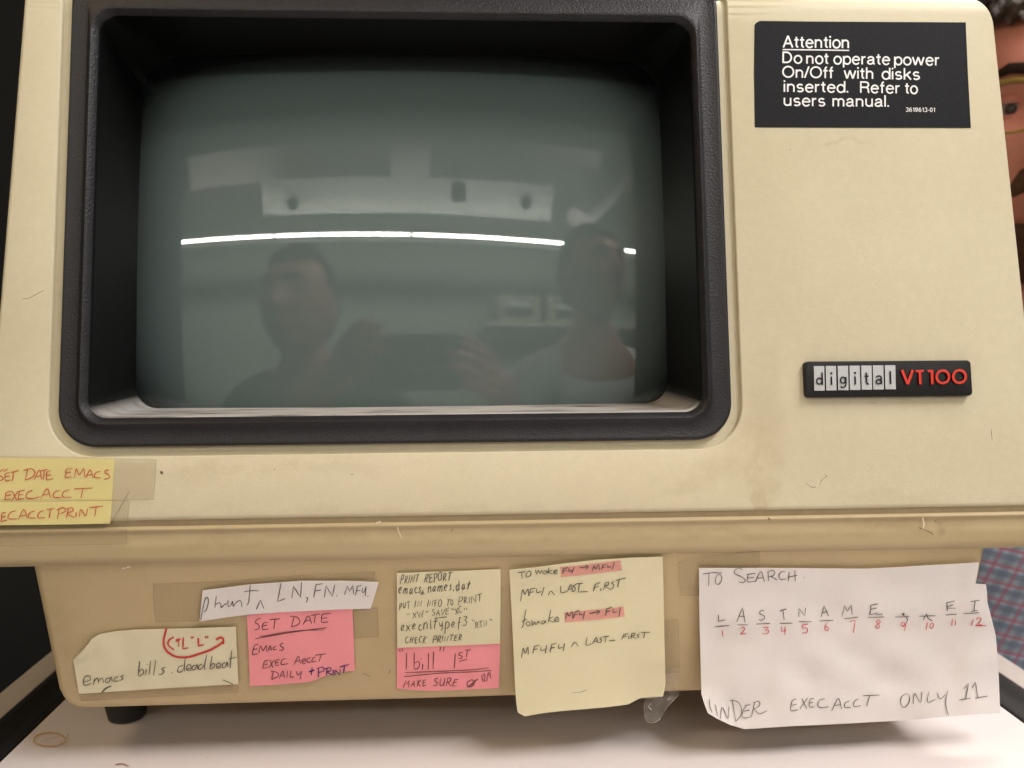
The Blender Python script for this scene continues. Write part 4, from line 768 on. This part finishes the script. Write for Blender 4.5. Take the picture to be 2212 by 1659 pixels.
# ------------------------------------------------------------------ badge
def c72(*P): return [(1694.2+.20343*x, 745.5+.20343*y) for x, y in P]
def fc(x, y): p = hit(x, y, FN, FO, .0032)-FO; return p@X, p@FV
bm = bmesh.new()
def bz(u, v, n): return FO+X*u+FV*v+FN*n
u0, v1 = fc(*c72((218, 172))[0]); u1, v0_ = fc(*c72((2006, 538))[0])
vbot = (fc(*c72((215, 553))[0])[1]+v0_)/2; vtop = (v1+fc(*c72((1990, 158))[0])[1])/2
LPs = []
for ins, n, r in ((0, -.0005, .0018), (0, .0026, .0018), (.00025, .0031, .0016), (.0007, .0032, .0013)):
    LPs.append([bz(u, v, n) for u, v in rrect(u0+ins, vbot+ins, u1-ins, vtop-ins, r, r, 4, 6, 8)])
V = loft(bm, LPs); bm.faces.new(V[-1]); fix_normals(bm)
badge = put('name_badge', bm, M['badge'], term, 30); badge['label'] = 'raised black name badge with silver letter tiles and red figures'
Fg = Ff(.0032)
bm = bmesh.new(); tiles = [(318, 430), (445, 555), (572, 683), (697, 808), (822, 933), (945, 1058), (1072, 1185)]
for i, (a, b) in enumerate(tiles):
    yt, yb_ = 223-1.5*i, 484-2.4*i
    for Q, l0, l1 in ((((a, yb_), (b, yb_), (b-6, yt), (a-6, yt)), 0, .00045),):
        lo = [Fg(*p, l0) for p in c72(*Q)]; hi_ = [Fg(*p, l1) for p in c72(*Q)]
        vv = [bm.verts.new(p) for p in lo]; vh_ = [bm.verts.new(p) for p in hi_]
        bm.faces.new(vh_)
        for j in range(4): bm.faces.new((vv[j], vv[(j+1) % 4], vh_[(j+1) % 4], vh_[j]))
fix_normals(bm); bmesh.ops.bevel(bm, geom=[e for e in bm.edges if len(e.link_faces) == 2], offset=.00012, segments=1, affect='EDGES')
put('letter_tiles', bm, M['tile'], badge, 60, False)
def bar(bm, pts, w, l0, l1, conv, Fn, closed=False):
    P = conv(*pts); w = w/2; n = len(P); rows = []
    for i, p in enumerate(P):
        if closed: a, b = P[i-1], P[(i+1) % n]
        else: a, b = P[max(i-1, 0)], P[min(i+1, n-1)]
        dx, dy = b[0]-a[0], b[1]-a[1]; L = math.hypot(dx, dy); nx, ny = -dy/L*w, dx/L*w
        rows.append([bm.verts.new(Fn(p[0]+s*nx, p[1]+s*ny, l)) for s, l in ((1, l0), (1, l1*.8), (.8, l1), (-.8, l1), (-1, l1*.8), (-1, l0))])
    for i in range(n if closed else n-1):
        A, B = rows[i], rows[(i+1) % n]
        for j in range(5): bm.faces.new((A[j], A[j+1], B[j+1], B[j]))
    if not closed: bm.faces.new(rows[0]); bm.faces.new(rows[-1][::-1])
def circ(cx, cy, rx, ry, n=28, a0=0, a1=360): return [(cx+rx*math.cos(R(a0+(a1-a0)*k/n)), cy+ry*math.sin(R(a0+(a1-a0)*k/n))) for k in range(n if a1-a0 == 360 else n+1)]
bm = bmesh.new(); BW_ = 3.3
def bb(pts, w=BW_, closed=False):
    global _bl; bar(bm, pts, w, .0003, .0008+_bl, c72, Fg, closed); _bl += 4e-6
_bl = 0
bb(circ(372, 382, 28, 32), closed=True); bb([(402, 290), (406, 422)])
bb([(500, 335), (504, 422)]); bb([(500, 288), (501, 308)], 4.4)
bb(circ(624, 372, 26, 32), closed=True); bb([(654, 338), (656, 400), (654, 425), (640, 445), (620, 450), (598, 440)])
bb([(752, 332), (756, 418)]); bb([(751, 285), (752, 305)], 4.4)
bb([(872, 290), (874, 385), (880, 408), (898, 415)]); bb([(852, 330), (897, 329)], 2.8)
bb([(975, 340), (990, 328), (1015, 327), (1030, 340), (1034, 412)]); bb(circ(1003, 388, 27, 22, 20), closed=True)
bb([(1127, 275), (1130, 414)])
fix_normals(bm); put('black_letters', bm, M['badge'], badge, 40)
bm = bmesh.new()
def rb(pts, w=6.0, closed=False):
    global _bl; bar(bm, pts, w, 0, .0009+_bl, c72, Fg, closed); _bl += 4e-6
_bl = 0
rb([(1250, 265), (1310, 414)]); rb([(1364, 264), (1312, 414)]); rb([(1394, 277), (1480, 275)], 5); rb([(1438, 275), (1446, 416)])
rb([(1523, 277), (1566, 275)], 5); rb([(1568, 262), (1572, 416)]); rb(circ(1683, 338, 66, 67, 40), 5.6, True); rb(circ(1860, 335, 67, 67, 40), 5.6, True)
fix_normals(bm); put('red_letters', bm, M['red_letter'], badge, 40)

def marks(Fn, strokes, m, parent, name, w=1.3, lift=.00004, smooth=True, taper=True):
    for i, st_ in enumerate(strokes):
        ww = w
        if not isinstance(st_[0], tuple): ww, st_ = st_[0], st_[1:]
        k_ = Ink(Fn); k_.k = i*3; k_.stroke(st_, ww, smooth, lift, taper); k_.done(m, parent, name)
# ------------------------------------------------------------------ small marks on the case, ring on the table
def c4(x, y): return (1288+.4179*x, 474.4+.4179*y)
marks(Ff(0), [((48, 646), (62, 644), (78, 636), (95, 627)), (1.2, c4(1083, 1362), c4(1095, 1372), c4(1110, 1382), c4(1130, 1384), c4(1132, 1376)), (1.2, c4(1155, 1372), c4(1162, 1352), c4(1178, 1335), c4(1192, 1328), c4(1182, 1318)),
    (1.2, c4(2044, 1082), c4(2043, 1105), c4(2047, 1140)), (2, (1706, 322), (1707.5, 324)), (6, (347, 1018), (351, 1024)), (2.2, (592, 1013), (593.5, 1015)), (1.4, (757, 1026), (764, 1024)), (2.2, (2020, 1124), (2022, 1127))], M['scuff'], case, 'scuff_mark')
marks(F1, [(1.2, (238, 1133), (252, 1110), (266, 1085), (279, 1062))], M['scuff'], n1, 'hair_strand', lift=.0016)
marks(on_apron(.0006), [(3.2, (812, 1129.5), (823, 1127)), (2.2, (858, 1138), (862, 1150), (868, 1162)), (3, (1993, 1118), (1996, 1132), (1994, 1142))], M['chip'], term, 'chipped_spot', lift=.0003)
marks(on_apron(.0006), [(1.3, (975, 1150), (978, 1142)), (3, (1660, 1118), (1663, 1124)), (2, (1985, 1140), (2010, 1150), (2016, 1156))], M['scuff'], term, 'scuff_mark', lift=.0003)
marks(Fb(.0002), [(3.2, (264, 1228), (271, 1227)), (3.6, (273, 1226), (281, 1224.5)), (2.6, (1455, 1196), (1470, 1192))], M['chip'], term, 'chipped_spot', lift=.0003)
marks(Fb(.0002), [(1.4, (839, 1455), (842, 1452), (842, 1446)), (1, (783, 1454), (800, 1461))], M['scuff'], term, 'scuff_mark', lift=.0003)
bm = bmesh.new(); kk = Ink(on_table(.0006))
def c61(x, y): return (.4281*x, 948.8+.4281*y)
ell = [c61(250+80*math.cos(R(a))*(1+.03*math.sin(R(a*3))), 1515+34*math.sin(R(a))) for a in range(0, 361, 12)]
kk.stroke(ell, 4.6, False, 0, True); kk.stroke([c61(330, 1480), c61(345, 1490), c61(320, 1520), c61(300, 1540)], 1.6, True, 0)
kk.stroke([c61(200, 1530), c61(240, 1515), c61(300, 1500)], 1.1, True, 0)
rg = kk.done(M['ring'], tab, 'coffee_ring')
marks(on_table(.0006), [(2.4, c61(580, 1640), c61(620, 1636), c61(650, 1650)), (2, c61(754, 1442), c61(757, 1444)), (2, c61(1046, 1604), c61(1049, 1606))], mat('table_stain', (.42, .28, .2), .6, .2, 300), tab, 'scuff_mark', lift=0)

# ------------------------------------------------------------------ black chair at the left behind the terminal
ch = empty('chair', (-.55, .55, -.746), 'black padded chair standing in the dark left of the table', 'chair')
bm = bmesh.new(); box(bm, (-.86, .46, -.20), (-.33, .53, .105), .045, 5)
bmesh.ops.rotate(bm, verts=bm.verts[:], cent=(-.45, .42, 0), matrix=Matrix.Rotation(R(9), 3, 'Y'))
put('backrest', bm, M['dark_seat'], ch); put('seat', newbox((-.80, .52, -.32), (-.34, .95, -.25), .03, 4), M['dark_seat'], ch)
for sx in (-.77, -.37):
    for sy in (.55, .92):
        bm = bmesh.new(); tube(bm, [(sx, sy, -.32), (sx, sy, -.745)], .012, 10); put('leg', bm, M['rubber'], ch)

# ------------------------------------------------------------------ fluorescent fixture and room things opposite the screen
fx = empty('wall_light', (-.1, -2.09, 1.12), 'long fluorescent batten with a white reflector on the wall opposite the screen', 'light')
zt = lambda x: 1.137-.030*(x+.15)
for a, b in ((-2.9, -2.02), (-2.0, -.92), (-.90, -.16), (-.14, .78), (.80, 1.75), (1.77, 2.8)):
    bm = bmesh.new(); tube(bm, [(a, -1.95, zt(a)), (b, -1.95, zt(b))], .0066, 14); put('fluorescent_tube', bm, M['tube'], fx)
bm = newbox((-2.92, -2.05, 1.129), (2.82, -2.03, 1.145), .004, 2); bmesh.ops.rotate(bm, verts=bm.verts[:], cent=(-.15, -1.97, 1.137), matrix=Matrix.Rotation(.030, 3, 'Y')); put('batten', bm, mat('batten_grey', (.16, .17, .165), .6), fx)
for hx in (-1.0, .60):
    bm = bmesh.new(); tube(bm, [(hx, -2.0, 1.14), (hx, -2.06, 1.34), (hx, -2.09, 2.2)], .005, 8); put('hanger', bm, M['cable'], fx)
bm = newbox((-1.04, -2.06, 1.36), (.66, -2.04, 1.58), .004, 2); bmesh.ops.rotate(bm, verts=bm.verts[:], cent=(0, -2.06, 1.36), matrix=Matrix.Rotation(R(-40), 3, 'X')); bmesh.ops.rotate(bm, verts=bm.verts[:], cent=(-.2, -2.06, 1.36), matrix=Matrix.Rotation(.03, 3, 'Y')); bmesh.ops.translate(bm, verts=bm.verts[:], vec=(0, -.03, -.02)); put('reflector', bm, M['fixture'], fx)
bm = newbox((-.27, -1.97, 1.50), (-.05, -1.93, 1.69), .004, 2); bmesh.ops.rotate(bm, verts=bm.verts[:], cent=(-.15, -1.95, 1.5), matrix=Matrix.Rotation(R(-25), 3, 'X')); put('bracket', bm, M['fixture'], fx)
for x in (-.84, .50):
    bm = bmesh.new(); tube(bm, [(x, -2.02, 1.37), (x, -1.97, 1.385)], .028, 16); put('mounting_hole', bm, M['rubber'], fx)
def tilted(bm, c, a):
    bmesh.ops.rotate(bm, verts=bm.verts[:], cent=c, matrix=Matrix.Rotation(a, 3, 'X')); return bm
sf = put('ceiling_beam', newbox((-2.3, -2.60, 1.84), (2.6, -2.12, 2.199), .01, 1), mat('beam_grey', (.45, .43, .40), .8, .06, 6)); tag(sf, 'grey beam running under the ceiling above the pale board', 'beam')
bx_ = put('wall_board', tilted(newbox((-1.6, -2.12, 1.62), (1.02, -2.09, 1.85), .004, 1), (0, -2.10, 1.62), R(-42)), mat('board_pale', (.72, .68, .66), .7, .06, 6)); tag(bx_, 'pale board across the wall above the reflector', 'board')
bm = bmesh.new(); tube(bm, [(1.30, -2.3, 1.90), (1.15, -2.12, 1.66), (.82, -2.02, 1.30)], .085, 20); pip = put('duct', bm, mat('duct_white', (.62, .60, .62), .6, .05, 8)); tag(pip, 'thick pale duct bent down at the right of the room wall', 'duct')
bm = bmesh.new(); tube(bm, [(.10, -1.86, 2.2), (.105, -1.85, 1.8), (.10, -1.85, 1.40)], .007, 8); box(bm, (.062, -1.88, 1.29), (.14, -1.81, 1.40), .02, 3); cd = put('hanging_cable', bm, M['cable']); tag(cd, 'dark cord with a plug hanging in front of the reflector', 'cable')
yb2 = put('yellow_bag', tilted(newbox((-.93, -2.087, 1.66), (-.76, -2.075, 1.77), .004, 2), (0, -2.10, 1.62), R(-42)), mat('yellow_card', (.55, .45, .10), .7, .1, 12)); tag(yb2, 'small yellow card pinned on the pale board', 'card')
cab = put('dark_cabinet', newbox((-2.2, -2.09, 1.62), (-1.62, -1.7, 2.19), .01, 2), mat('cabinet_dark', (.03, .05, .045), .5, .1, 8)); tag(cab, 'dark cabinet high at the left of the room wall', 'cabinet')
dk = empty('desk', (.5, -1.8, -.746), 'long dark desk along the opposite wall', 'desk')
put('desk_top', newbox((-2.2, -2.99, -.06), (2.6, -2.3, -.02), .004, 1), mat('desk_dark', (.10, .11, .10), .5, .1, 8), dk)
for sx in (-2.15, 2.55):
    for sy in (-2.95, -2.34): put('leg', newbox((sx-.02, sy-.02, -.745), (sx+.02, sy+.02, -.06), .003, 1), M['rubber'], dk)
def small_monitor(x, w, h, z0, label):
    t = empty('monitor', (x, -2.8, z0), label, 'monitor', 'small monitors on a shelf opposite')
    put('casing', newbox((x-w/2, -2.97, z0), (x+w/2, -2.62, z0+h), .015, 2), M['monitor'], t)
    put('screen', newbox((x-w*.32, -2.622, z0+h*.2), (x+w*.32, -2.615, z0+h*.85), .004, 1), M['crt'], t)
small_monitor(.55, .30, .20, .80, 'small beige monitor with dark screen on the shelf'); small_monitor(.90, .30, .20, .80, 'small beige monitor half hidden behind the white shirted person')
sh = put('wall_shelf', newbox((.3, -2.99, .765), (2.3, -2.58, .799), .003, 1), M['rail']); tag(sh, 'narrow shelf under the small monitors', 'shelf')

# ------------------------------------------------------------------ people
def skin_mesh(nodes, edges, sub=2):
    me = bpy.data.meshes.new('s'); me.from_pydata([n[0] for n in nodes], edges, []); o = bpy.data.objects.new('s', me); COL.objects.link(o)
    md = o.modifiers.new('k', 'SKIN'); md.use_smooth_shade = True
    for i, n in enumerate(nodes):
        r = n[1]; me.skin_vertices[0].data[i].radius = (r, r) if not isinstance(r, tuple) else r
        me.skin_vertices[0].data[i].use_root = (i == 0)
    sb = o.modifiers.new('u', 'SUBSURF'); sb.levels = sub; sb.render_levels = sub
    dg = bpy.context.evaluated_depsgraph_get(); dg.update(); out = bpy.data.meshes.new_from_object(o.evaluated_get(dg)); bpy.data.objects.remove(o); return out
def head_bm(loc, yaw, tilt=0., scale=1.0):
    """head about 0.235 m tall, face towards -Y before turning"""
    bm = bmesh.new(); bmesh.ops.create_icosphere(bm, subdivisions=6, radius=1)
    def ga(x, c, s): return math.exp(-((x-c)/s)**2)
    for v in bm.verts:
        d = v.co.copy(); x, y, z = d
        fr = max(0, -y)
        rx = .076-.016*max(0, -z)**1.4; ry = .095; rz = .118
        p = Vector((x*rx, y*ry+(.004 if y > 0 else 0), z*rz))
        X_, Z_ = p.x, p.z
        if fr > .1:
            f = min(1, fr*1.6)
            p.y -= f*(.004*ga(Z_, .034, .012)*ga(abs(X_), .022, .026)           # brow
                      - .011*ga(Z_, .008, .015)*ga(abs(X_), .032, .015)         # eye sockets
                      - .004*ga(Z_, .012, .014)*ga(X_, 0, .012)
                      + .024*ga(X_, 0, .0105+.004*ga(Z_, -.028, .012))*ga(Z_, -.026, .019) + .010*ga(X_, 0, .008)*ga(Z_, 0, .02)   # nose
                      + .007*ga(abs(X_), .014, .007)*ga(Z_, -.034, .008)
                      + .007*ga(X_, 0, .028)*ga(Z_, -.058, .015) + .005*ga(X_, 0, .020)*ga(Z_, -.0545, .0045)+.005*ga(X_, 0, .018)*ga(Z_, -.0655, .005) - .004*ga(X_, 0, .022)*ga(Z_, -.060, .002)
                      + .010*ga(X_, 0, .022)*ga(Z_, -.092, .014)                # chin
                      + .005*ga(abs(X_), .045, .016)*ga(Z_, -.022, .018))       # cheekbones
        v.co = p
    for s in (-1, 1):   # ears
        pts = [(s*.073, .012+.012*math.cos(a), -.006+.028*math.sin(a)) for a in [R(t) for t in range(-100, 161, 20)]]
        tube(bm, pts, .0065, 8); box(bm, (min(s*.066, s*.076), .004, -.026), (max(s*.066, s*.076), .022, .018), .004, 2)
    Mx = Matrix.Translation(Vector(loc)) @ Matrix.Rotation(yaw, 4, 'Z') @ Matrix.Rotation(tilt, 4, 'Y') @ Matrix.Scale(scale, 4)
    bmesh.ops.transform(bm, matrix=Mx, verts=bm.verts[:]); return bm, Mx
def shell(Mx, cond, off, amp, fr_, sub=6):
    bm = bmesh.new(); bmesh.ops.create_icosphere(bm, subdivisions=sub, radius=1)
    dl = [v for v in bm.verts if not cond(v.co)]; bmesh.ops.delete(bm, geom=dl, context='VERTS')
    for v in bm.verts:
        x, y, z = v.co; rx = .076-.016*max(0, -z)**1.4; n = 1+(off+amp*noise.noise(Vector((x*fr_, y*fr_, z*fr_*.5)))) /.09
        v.co = Vector((x*rx*n, (y*.095+(.004 if y > 0 else 0))*n, z*.118*n))
    bmesh.ops.transform(bm, matrix=Mx, verts=bm.verts[:]); return bm
def hand_nodes(wrist, fwd, side, nrm, curl=.5, s=1.0):
    """returns separate chains for palm, four fingers and a thumb"""
    w_ = Vector(wrist); f = Vector(fwd).normalized(); sd = Vector(side).normalized(); nn = Vector(nrm).normalized(); ch_ = []
    kn = w_+f*.085*s
    ch_.append([(w_, .024*s), (w_+f*.03*s, (.030*s)), (w_+f*.062*s, .032*s)])
    for i, (o_, L) in enumerate(((.030, .072), (.010, .082), (-.010, .077), (-.029, .060))):
        p = w_+f*.04*s+sd*o_*.7*s; q = kn+sd*o_*s; c = [(p, .011*s), (q, .0098*s)]; ang = 0
        for j, l in enumerate((.45, .31, .24)):
            ang += curl*(.7+.2*j); dr = f*math.cos(ang)+nn*math.sin(ang); q = q+dr*L*l*s; c.append((q, (.0092-.0011*j)*s))
        ch_.append(c)
    a = w_+f*.022*s+sd*.012*s; b = a+f*.03*s+sd*.030*s+nn*.008*s; c2 = b+f*.030*s+sd*.012*s+nn*.012*s; d = c2+f*.024*s+nn*.012*s
    ch_.append([(a, .014*s), (b, .013*s), (c2, .0105*s), (d, .009*s)]); return ch_
def person(base, label, headloc, yaw, joints, shirt, glasses=False, hands=(), long_hair=False, vox=.004, group=None):
    t = empty('person', base, label, 'person', group)
    J = joints; names = list(J); nodes = [(J[n][0], J[n][1]) for n in names]; ix = {n: i for i, n in enumerate(names)}
    Eg = [('pelvis', 'waist'), ('waist', 'chest'), ('chest', 'neckb'), ('neckb', 'neck'), ('neck', 'skull')]
    for s in 'LR': Eg += [('neckb', 'sh'+s), ('sh'+s, 'el'+s), ('el'+s, 'wr'+s), ('pelvis', 'hip'+s), ('hip'+s, 'kn'+s), ('kn'+s, 'an'+s), ('an'+s, 'to'+s)]
    ed = [(ix[a], ix[b]) for a, b in Eg if a in ix and b in ix]
    bm = bmesh.new(); bm.from_mesh(skin_mesh(nodes, ed, 2))
    hb, Mx = head_bm(headloc, yaw); tmp = bpy.data.meshes.new('h'); hb.to_mesh(tmp); hb.free(); bm.from_mesh(tmp)
    for hn in hands:
        for c in hand_nodes(*hn):
            bm.from_mesh(skin_mesh(c, [(i, i+1) for i in range(len(c)-1)], 2))
    body = put('body', bm, M['skin'], t, 60)
    rm = body.modifiers.new('merge', 'REMESH'); rm.mode = 'VOXEL'; rm.voxel_size = vox; rm.use_smooth_shade = True
    # clothing: shirt and trousers grown round the same skeleton
    sj = [n for n in names if n in ('pelvis', 'waist', 'chest', 'neckb', 'shL', 'shR', 'elL', 'elR', 'wrL', 'wrR')]; iy = {n: i for i, n in enumerate(sj)}
    nd = [(J[n][0], J[n][1]+.010 if not isinstance(J[n][1], tuple) else tuple(r+.010 for r in J[n][1])) for n in sj]
    for n in ('wrL', 'wrR'):
        if n in iy:
            e = J['el'+n[-1]][0]; ww = J[n][0]; nd[iy[n]] = (tuple(np.array(e)*.15+np.array(ww)*.85), .038)
    bm = bmesh.new(); bm.from_mesh(skin_mesh(nd, [(iy[a], iy[b]) for a, b in Eg if a in iy and b in iy], 3)); so = put('shirt', bm, shirt, t, 80)
    if 'hipL' in ix:
        tj = [n for n in names if n[:3] in ('pel', 'hip', 'knL', 'knR', 'anL', 'anR')]; iz = {n: i for i, n in enumerate(tj)}
        nd = [(J[n][0], (J[n][1] if not isinstance(J[n][1], tuple) else J[n][1][0])+.012) for n in tj]
        bm = bmesh.new(); bm.from_mesh(skin_mesh(nd, [(iz[a], iz[b]) for a, b in Eg if a in iz and b in iz], 2)); put('trousers', bm, M['trousers'], t, 80)
    hr = shell(Mx, lambda c: (c.z > .52+.10*abs(c.x) and c.y < 0) or (c.y >= 0 and c.z > (-.55 if abs(c.x) < .85 else -.02)) or (c.z > .15 and c.y > -.25), .006, .006, 14)
    put('hair', hr, M['hair'], t, 80)
    fixp = lambda x, y, z: Mx @ Vector((x, y, z))
    for s in (-1, 1):
        bm = bmesh.new(); bmesh.ops.create_uvsphere(bm, u_segments=20, v_segments=14, radius=.0122); bmesh.ops.translate(bm, verts=bm.verts[:], vec=(s*.031, -.0690, .006)); bmesh.ops.transform(bm, matrix=Mx, verts=bm.verts[:]); e = put('eye', bm, M['eye'], t)
        bm = bmesh.new(); bmesh.ops.create_uvsphere(bm, u_segments=16, v_segments=10, radius=.0058); bmesh.ops.translate(bm, verts=bm.verts[:], vec=(s*.031, -.0765, .005)); bmesh.ops.transform(bm, matrix=Mx, verts=bm.verts[:]); put('iris', bm, M['iris'], e)
        bm = bmesh.new(); bmesh.ops.create_uvsphere(bm, u_segments=24, v_segments=16, radius=.0142)
        bmesh.ops.delete(bm, geom=[v for v in bm.verts if (-.0050 < v.co.z < .0022 and v.co.y < 0) or v.co.y > .004], context='VERTS'); bmesh.ops.translate(bm, verts=bm.verts[:], vec=(s*.031, -.0688, .006)); bmesh.ops.transform(bm, matrix=Mx, verts=bm.verts[:]); put('eyelids', bm, M['skin'], t)
        bm = bmesh.new(); tube(bm, [fixp(s*x, y, z) for x, y, z in ((.012, -.093, .026), (.022, -.0945, .031), (.034, -.090, .033), (.046, -.080, .029))], [.003, .0045, .004, .002], 8); put('eyebrow', bm, M['hair'], t)
    if glasses:
        g_ = bmesh.new()
        for s in (-1, 1):
            pts = [fixp(s*(.032+.026*math.cos(a)), -.0985+.010*abs(math.cos(a)) if math.cos(a) > 0 else -.0985, .003+.019*math.sin(a)) for a in [2*math.pi*k_/28 for k_ in range(29)]]
            tube(g_, pts, .0011, 8, False); tube(g_, pts[1:14], [.0022]*13, 8); tube(g_, [fixp(s*.057, -.090, .010), fixp(s*.072, -.04, .008), fixp(s*.078, .01, .004)], .0018, 8)
        tube(g_, [fixp(-.007, -.099, .008), fixp(0, -.101, .010), fixp(.007, -.099, .008)], .002, 8); put('glasses', g_, M['frame'], t)
        # moustache, beard and lips follow the same head surface
        for nm, cond, off, m_ in (('beard', lambda c: c.y < -.05 and c.z < -.62-.0*c.x and c.z > -.98 or (c.y < .1 and abs(c.x) > .62 and c.z < -.1 and c.z > -.75), .0035, M['beard']),):
            bmq = shell(Mx, cond, .008, .003, 22); put(nm, bmq, m_, t, 80)
        bm = bmesh.new()
        for s in (-1, 1): tube(bm, [fixp(s*x, y, z) for x, y, z in ((0, -.108, -.044), (.010, -.1075, -.0455), (.021, -.101, -.051), (.030, -.092, -.060))], [.008, .009, .008, .004], 10)
        put('moustache', bm, M['beard'], t)
        bm = bmesh.new(); tube(bm, [fixp(x, y, z) for x, y, z in ((-.022, -.095, -.0625), (-.010, -.1025, -.062), (0, -.104, -.0625), (.010, -.1025, -.062), (.022, -.095, -.0625))], [.0015, .0042, .0045, .0042, .0015], 10); put('lips', bm, M['lips'], t)
    return t
# seated person looking round the right side of the terminal
H = Vector((.468, .345, .352))
person((.52, .50, -.746), 'bearded person with glasses and plaid shirt peering past the right side of the terminal', tuple(H), R(-27),
    {'pelvis': ((.52, .56, -.24), .13), 'waist': ((.515, .53, -.10), .125), 'chest': ((.50, .48, .06), .135), 'neckb': ((.46, .42, .175), .065), 'neck': ((.44, .39, .235), .052), 'skull': ((.468, .365, .30), .050),
     'shL': ((.335, .47, .145), .058), 'elL': ((.33, .50, -.12), .046), 'wrL': ((.42, .36, -.225), .027), 'shR': ((.64, .42, .13), .058), 'elR': ((.70, .44, -.12), .046), 'wrR': ((.62, .31, -.225), .027),
     'hipL': ((.44, .55, -.28), .085), 'knL': ((.40, .14, -.28), .060), 'anL': ((.40, .12, -.68), .042), 'toL': ((.39, -.02, -.715), .035), 'hipR': ((.61, .55, -.28), .085), 'knR': ((.64, .14, -.28), .060), 'anR': ((.64, .12, -.68), .042), 'toR': ((.65, -.02, -.715), .035)},
    M['plaid'], True, hands=(((.42, .36, -.225), (-.05, -1, .0), (.9, 0, 0), (0, 0, -1), .15), ((.62, .31, -.225), (0, -1, 0), (-.9, 0, 0), (0, 0, -1), .15)), vox=.003)
st = empty('stool', (.53, .56, -.746), 'low stool under the plaid shirted person', 'stool')
bm = bmesh.new(); tube(bm, [(.53, .56, -.42), (.53, .56, -.375)], .17, 32); put('seat', bm, M['dark_seat'], st)
for a in (45, 135, 225, 315):
    bm = bmesh.new(); tube(bm, [(.53+.1*math.cos(R(a)), .56+.1*math.sin(R(a)), -.42), (.53+.17*math.cos(R(a)), .56+.17*math.sin(R(a)), -.745)], .012, 10); put('leg', bm, M['rubber'], st)
# photographer, seen only as a faint reflection
person((-.33, -.75, -.746), 'dark shirted person holding up a phone, mirrored faintly in the screen', (-0.310, -0.620, 0.397), R(180+8),
    {'pelvis': ((-0.320, -0.860, -0.078), .12), 'waist': ((-0.320, -0.840, 0.042), .115), 'chest': ((-0.315, -0.780, 0.152), .12), 'neckb': ((-0.310, -0.710, 0.237), .058), 'neck': ((-0.310, -0.680, 0.282), .050), 'skull': ((-0.310, -0.640, 0.342), .050),
     'shL': ((-0.470, -0.740, 0.192), .052), 'elL': ((-0.480, -0.600, 0.002), .042), 'wrL': ((-0.195, -0.435, 0.205), .026), 'shR': ((-0.160, -0.740, 0.192), .052), 'elR': ((0.040, -0.660, 0.022), .042), 'wrR': ((0.095, -0.490, 0.192), .026),
     'hipL': ((-0.410, -0.870, -0.118), .08), 'knL': ((-0.420, -0.660, -0.398), .058), 'anL': ((-0.420, -0.800, -0.658), .04), 'toL': ((-0.420, -0.680, -0.693), .034), 'hipR': ((-0.230, -0.870, -0.118), .08), 'knR': ((-0.220, -0.660, -0.398), .058), 'anR': ((-0.220, -0.800, -0.658), .04), 'toR': ((-0.220, -0.680, -0.693), .034)},
    M['cloth_dark'], hands=(((-0.195, -0.435, 0.205), (.42, .85, .38), (0, -.2, 1), (.95, .1, -.1), .5), ((0.095, -0.490, 0.192), (-.45, .8, .3), (0, -.2, 1), (-.9, -.3, .1), .42)), vox=.004)
ph = empty('phone', (-.07, -.385, .23), 'black phone held landscape, mirrored faintly in the screen', 'phone')
put('phone_body', newbox((-.140, -.3900, .196), (.012, -.3810, .280), .004, 3), M['phone'], ph)
bm = bmesh.new(); tube(bm, [(-.012, -.3815, .205), (-.012, -.3792, .205)], .006, 20); put('phone_lens', bm, M['crt'], ph)
# second person in a white shirt
person((.40, -.9, -.746), 'person in a white shirt standing by, mirrored faintly at the right of the screen', (0.355, -0.710, 0.500), R(180-14),
    {'pelvis': ((0.355, -0.810, -0.180), .12), 'waist': ((0.355, -0.800, -0.040), .115), 'chest': ((0.350, -0.770, 0.150), .125), 'neckb': ((0.350, -0.750, 0.290), .058), 'neck': ((0.350, -0.740, 0.360), .052), 'skull': ((0.355, -0.725, 0.440), .050),
     'shL': ((0.185, -0.760, 0.245), .055), 'elL': ((0.145, -0.810, -0.030), .044), 'wrL': ((0.165, -0.690, -0.250), .027), 'shR': ((0.515, -0.760, 0.245), .055), 'elR': ((0.575, -0.820, -0.030), .044), 'wrR': ((0.555, -0.710, -0.250), .027),
     'hipL': ((0.265, -0.810, -0.220), .08), 'knL': ((0.255, -0.780, -0.480), .056), 'anL': ((0.255, -0.810, -0.710), .04), 'toL': ((0.255, -0.670, -0.735), .034), 'hipR': ((0.445, -0.810, -0.220), .08), 'knR': ((0.455, -0.780, -0.480), .056), 'anR': ((0.455, -0.810, -0.710), .04), 'toR': ((0.455, -0.670, -0.735), .034)},
    M['cloth_white'], hands=(((0.165, -0.690, -0.250), (0, .2, -1), (0, 1, .2), (.9, 0, 0), .2), ((0.555, -0.710, -0.250), (0, .2, -1), (0, 1, .2), (-.9, 0, 0), .2)), vox=.004)
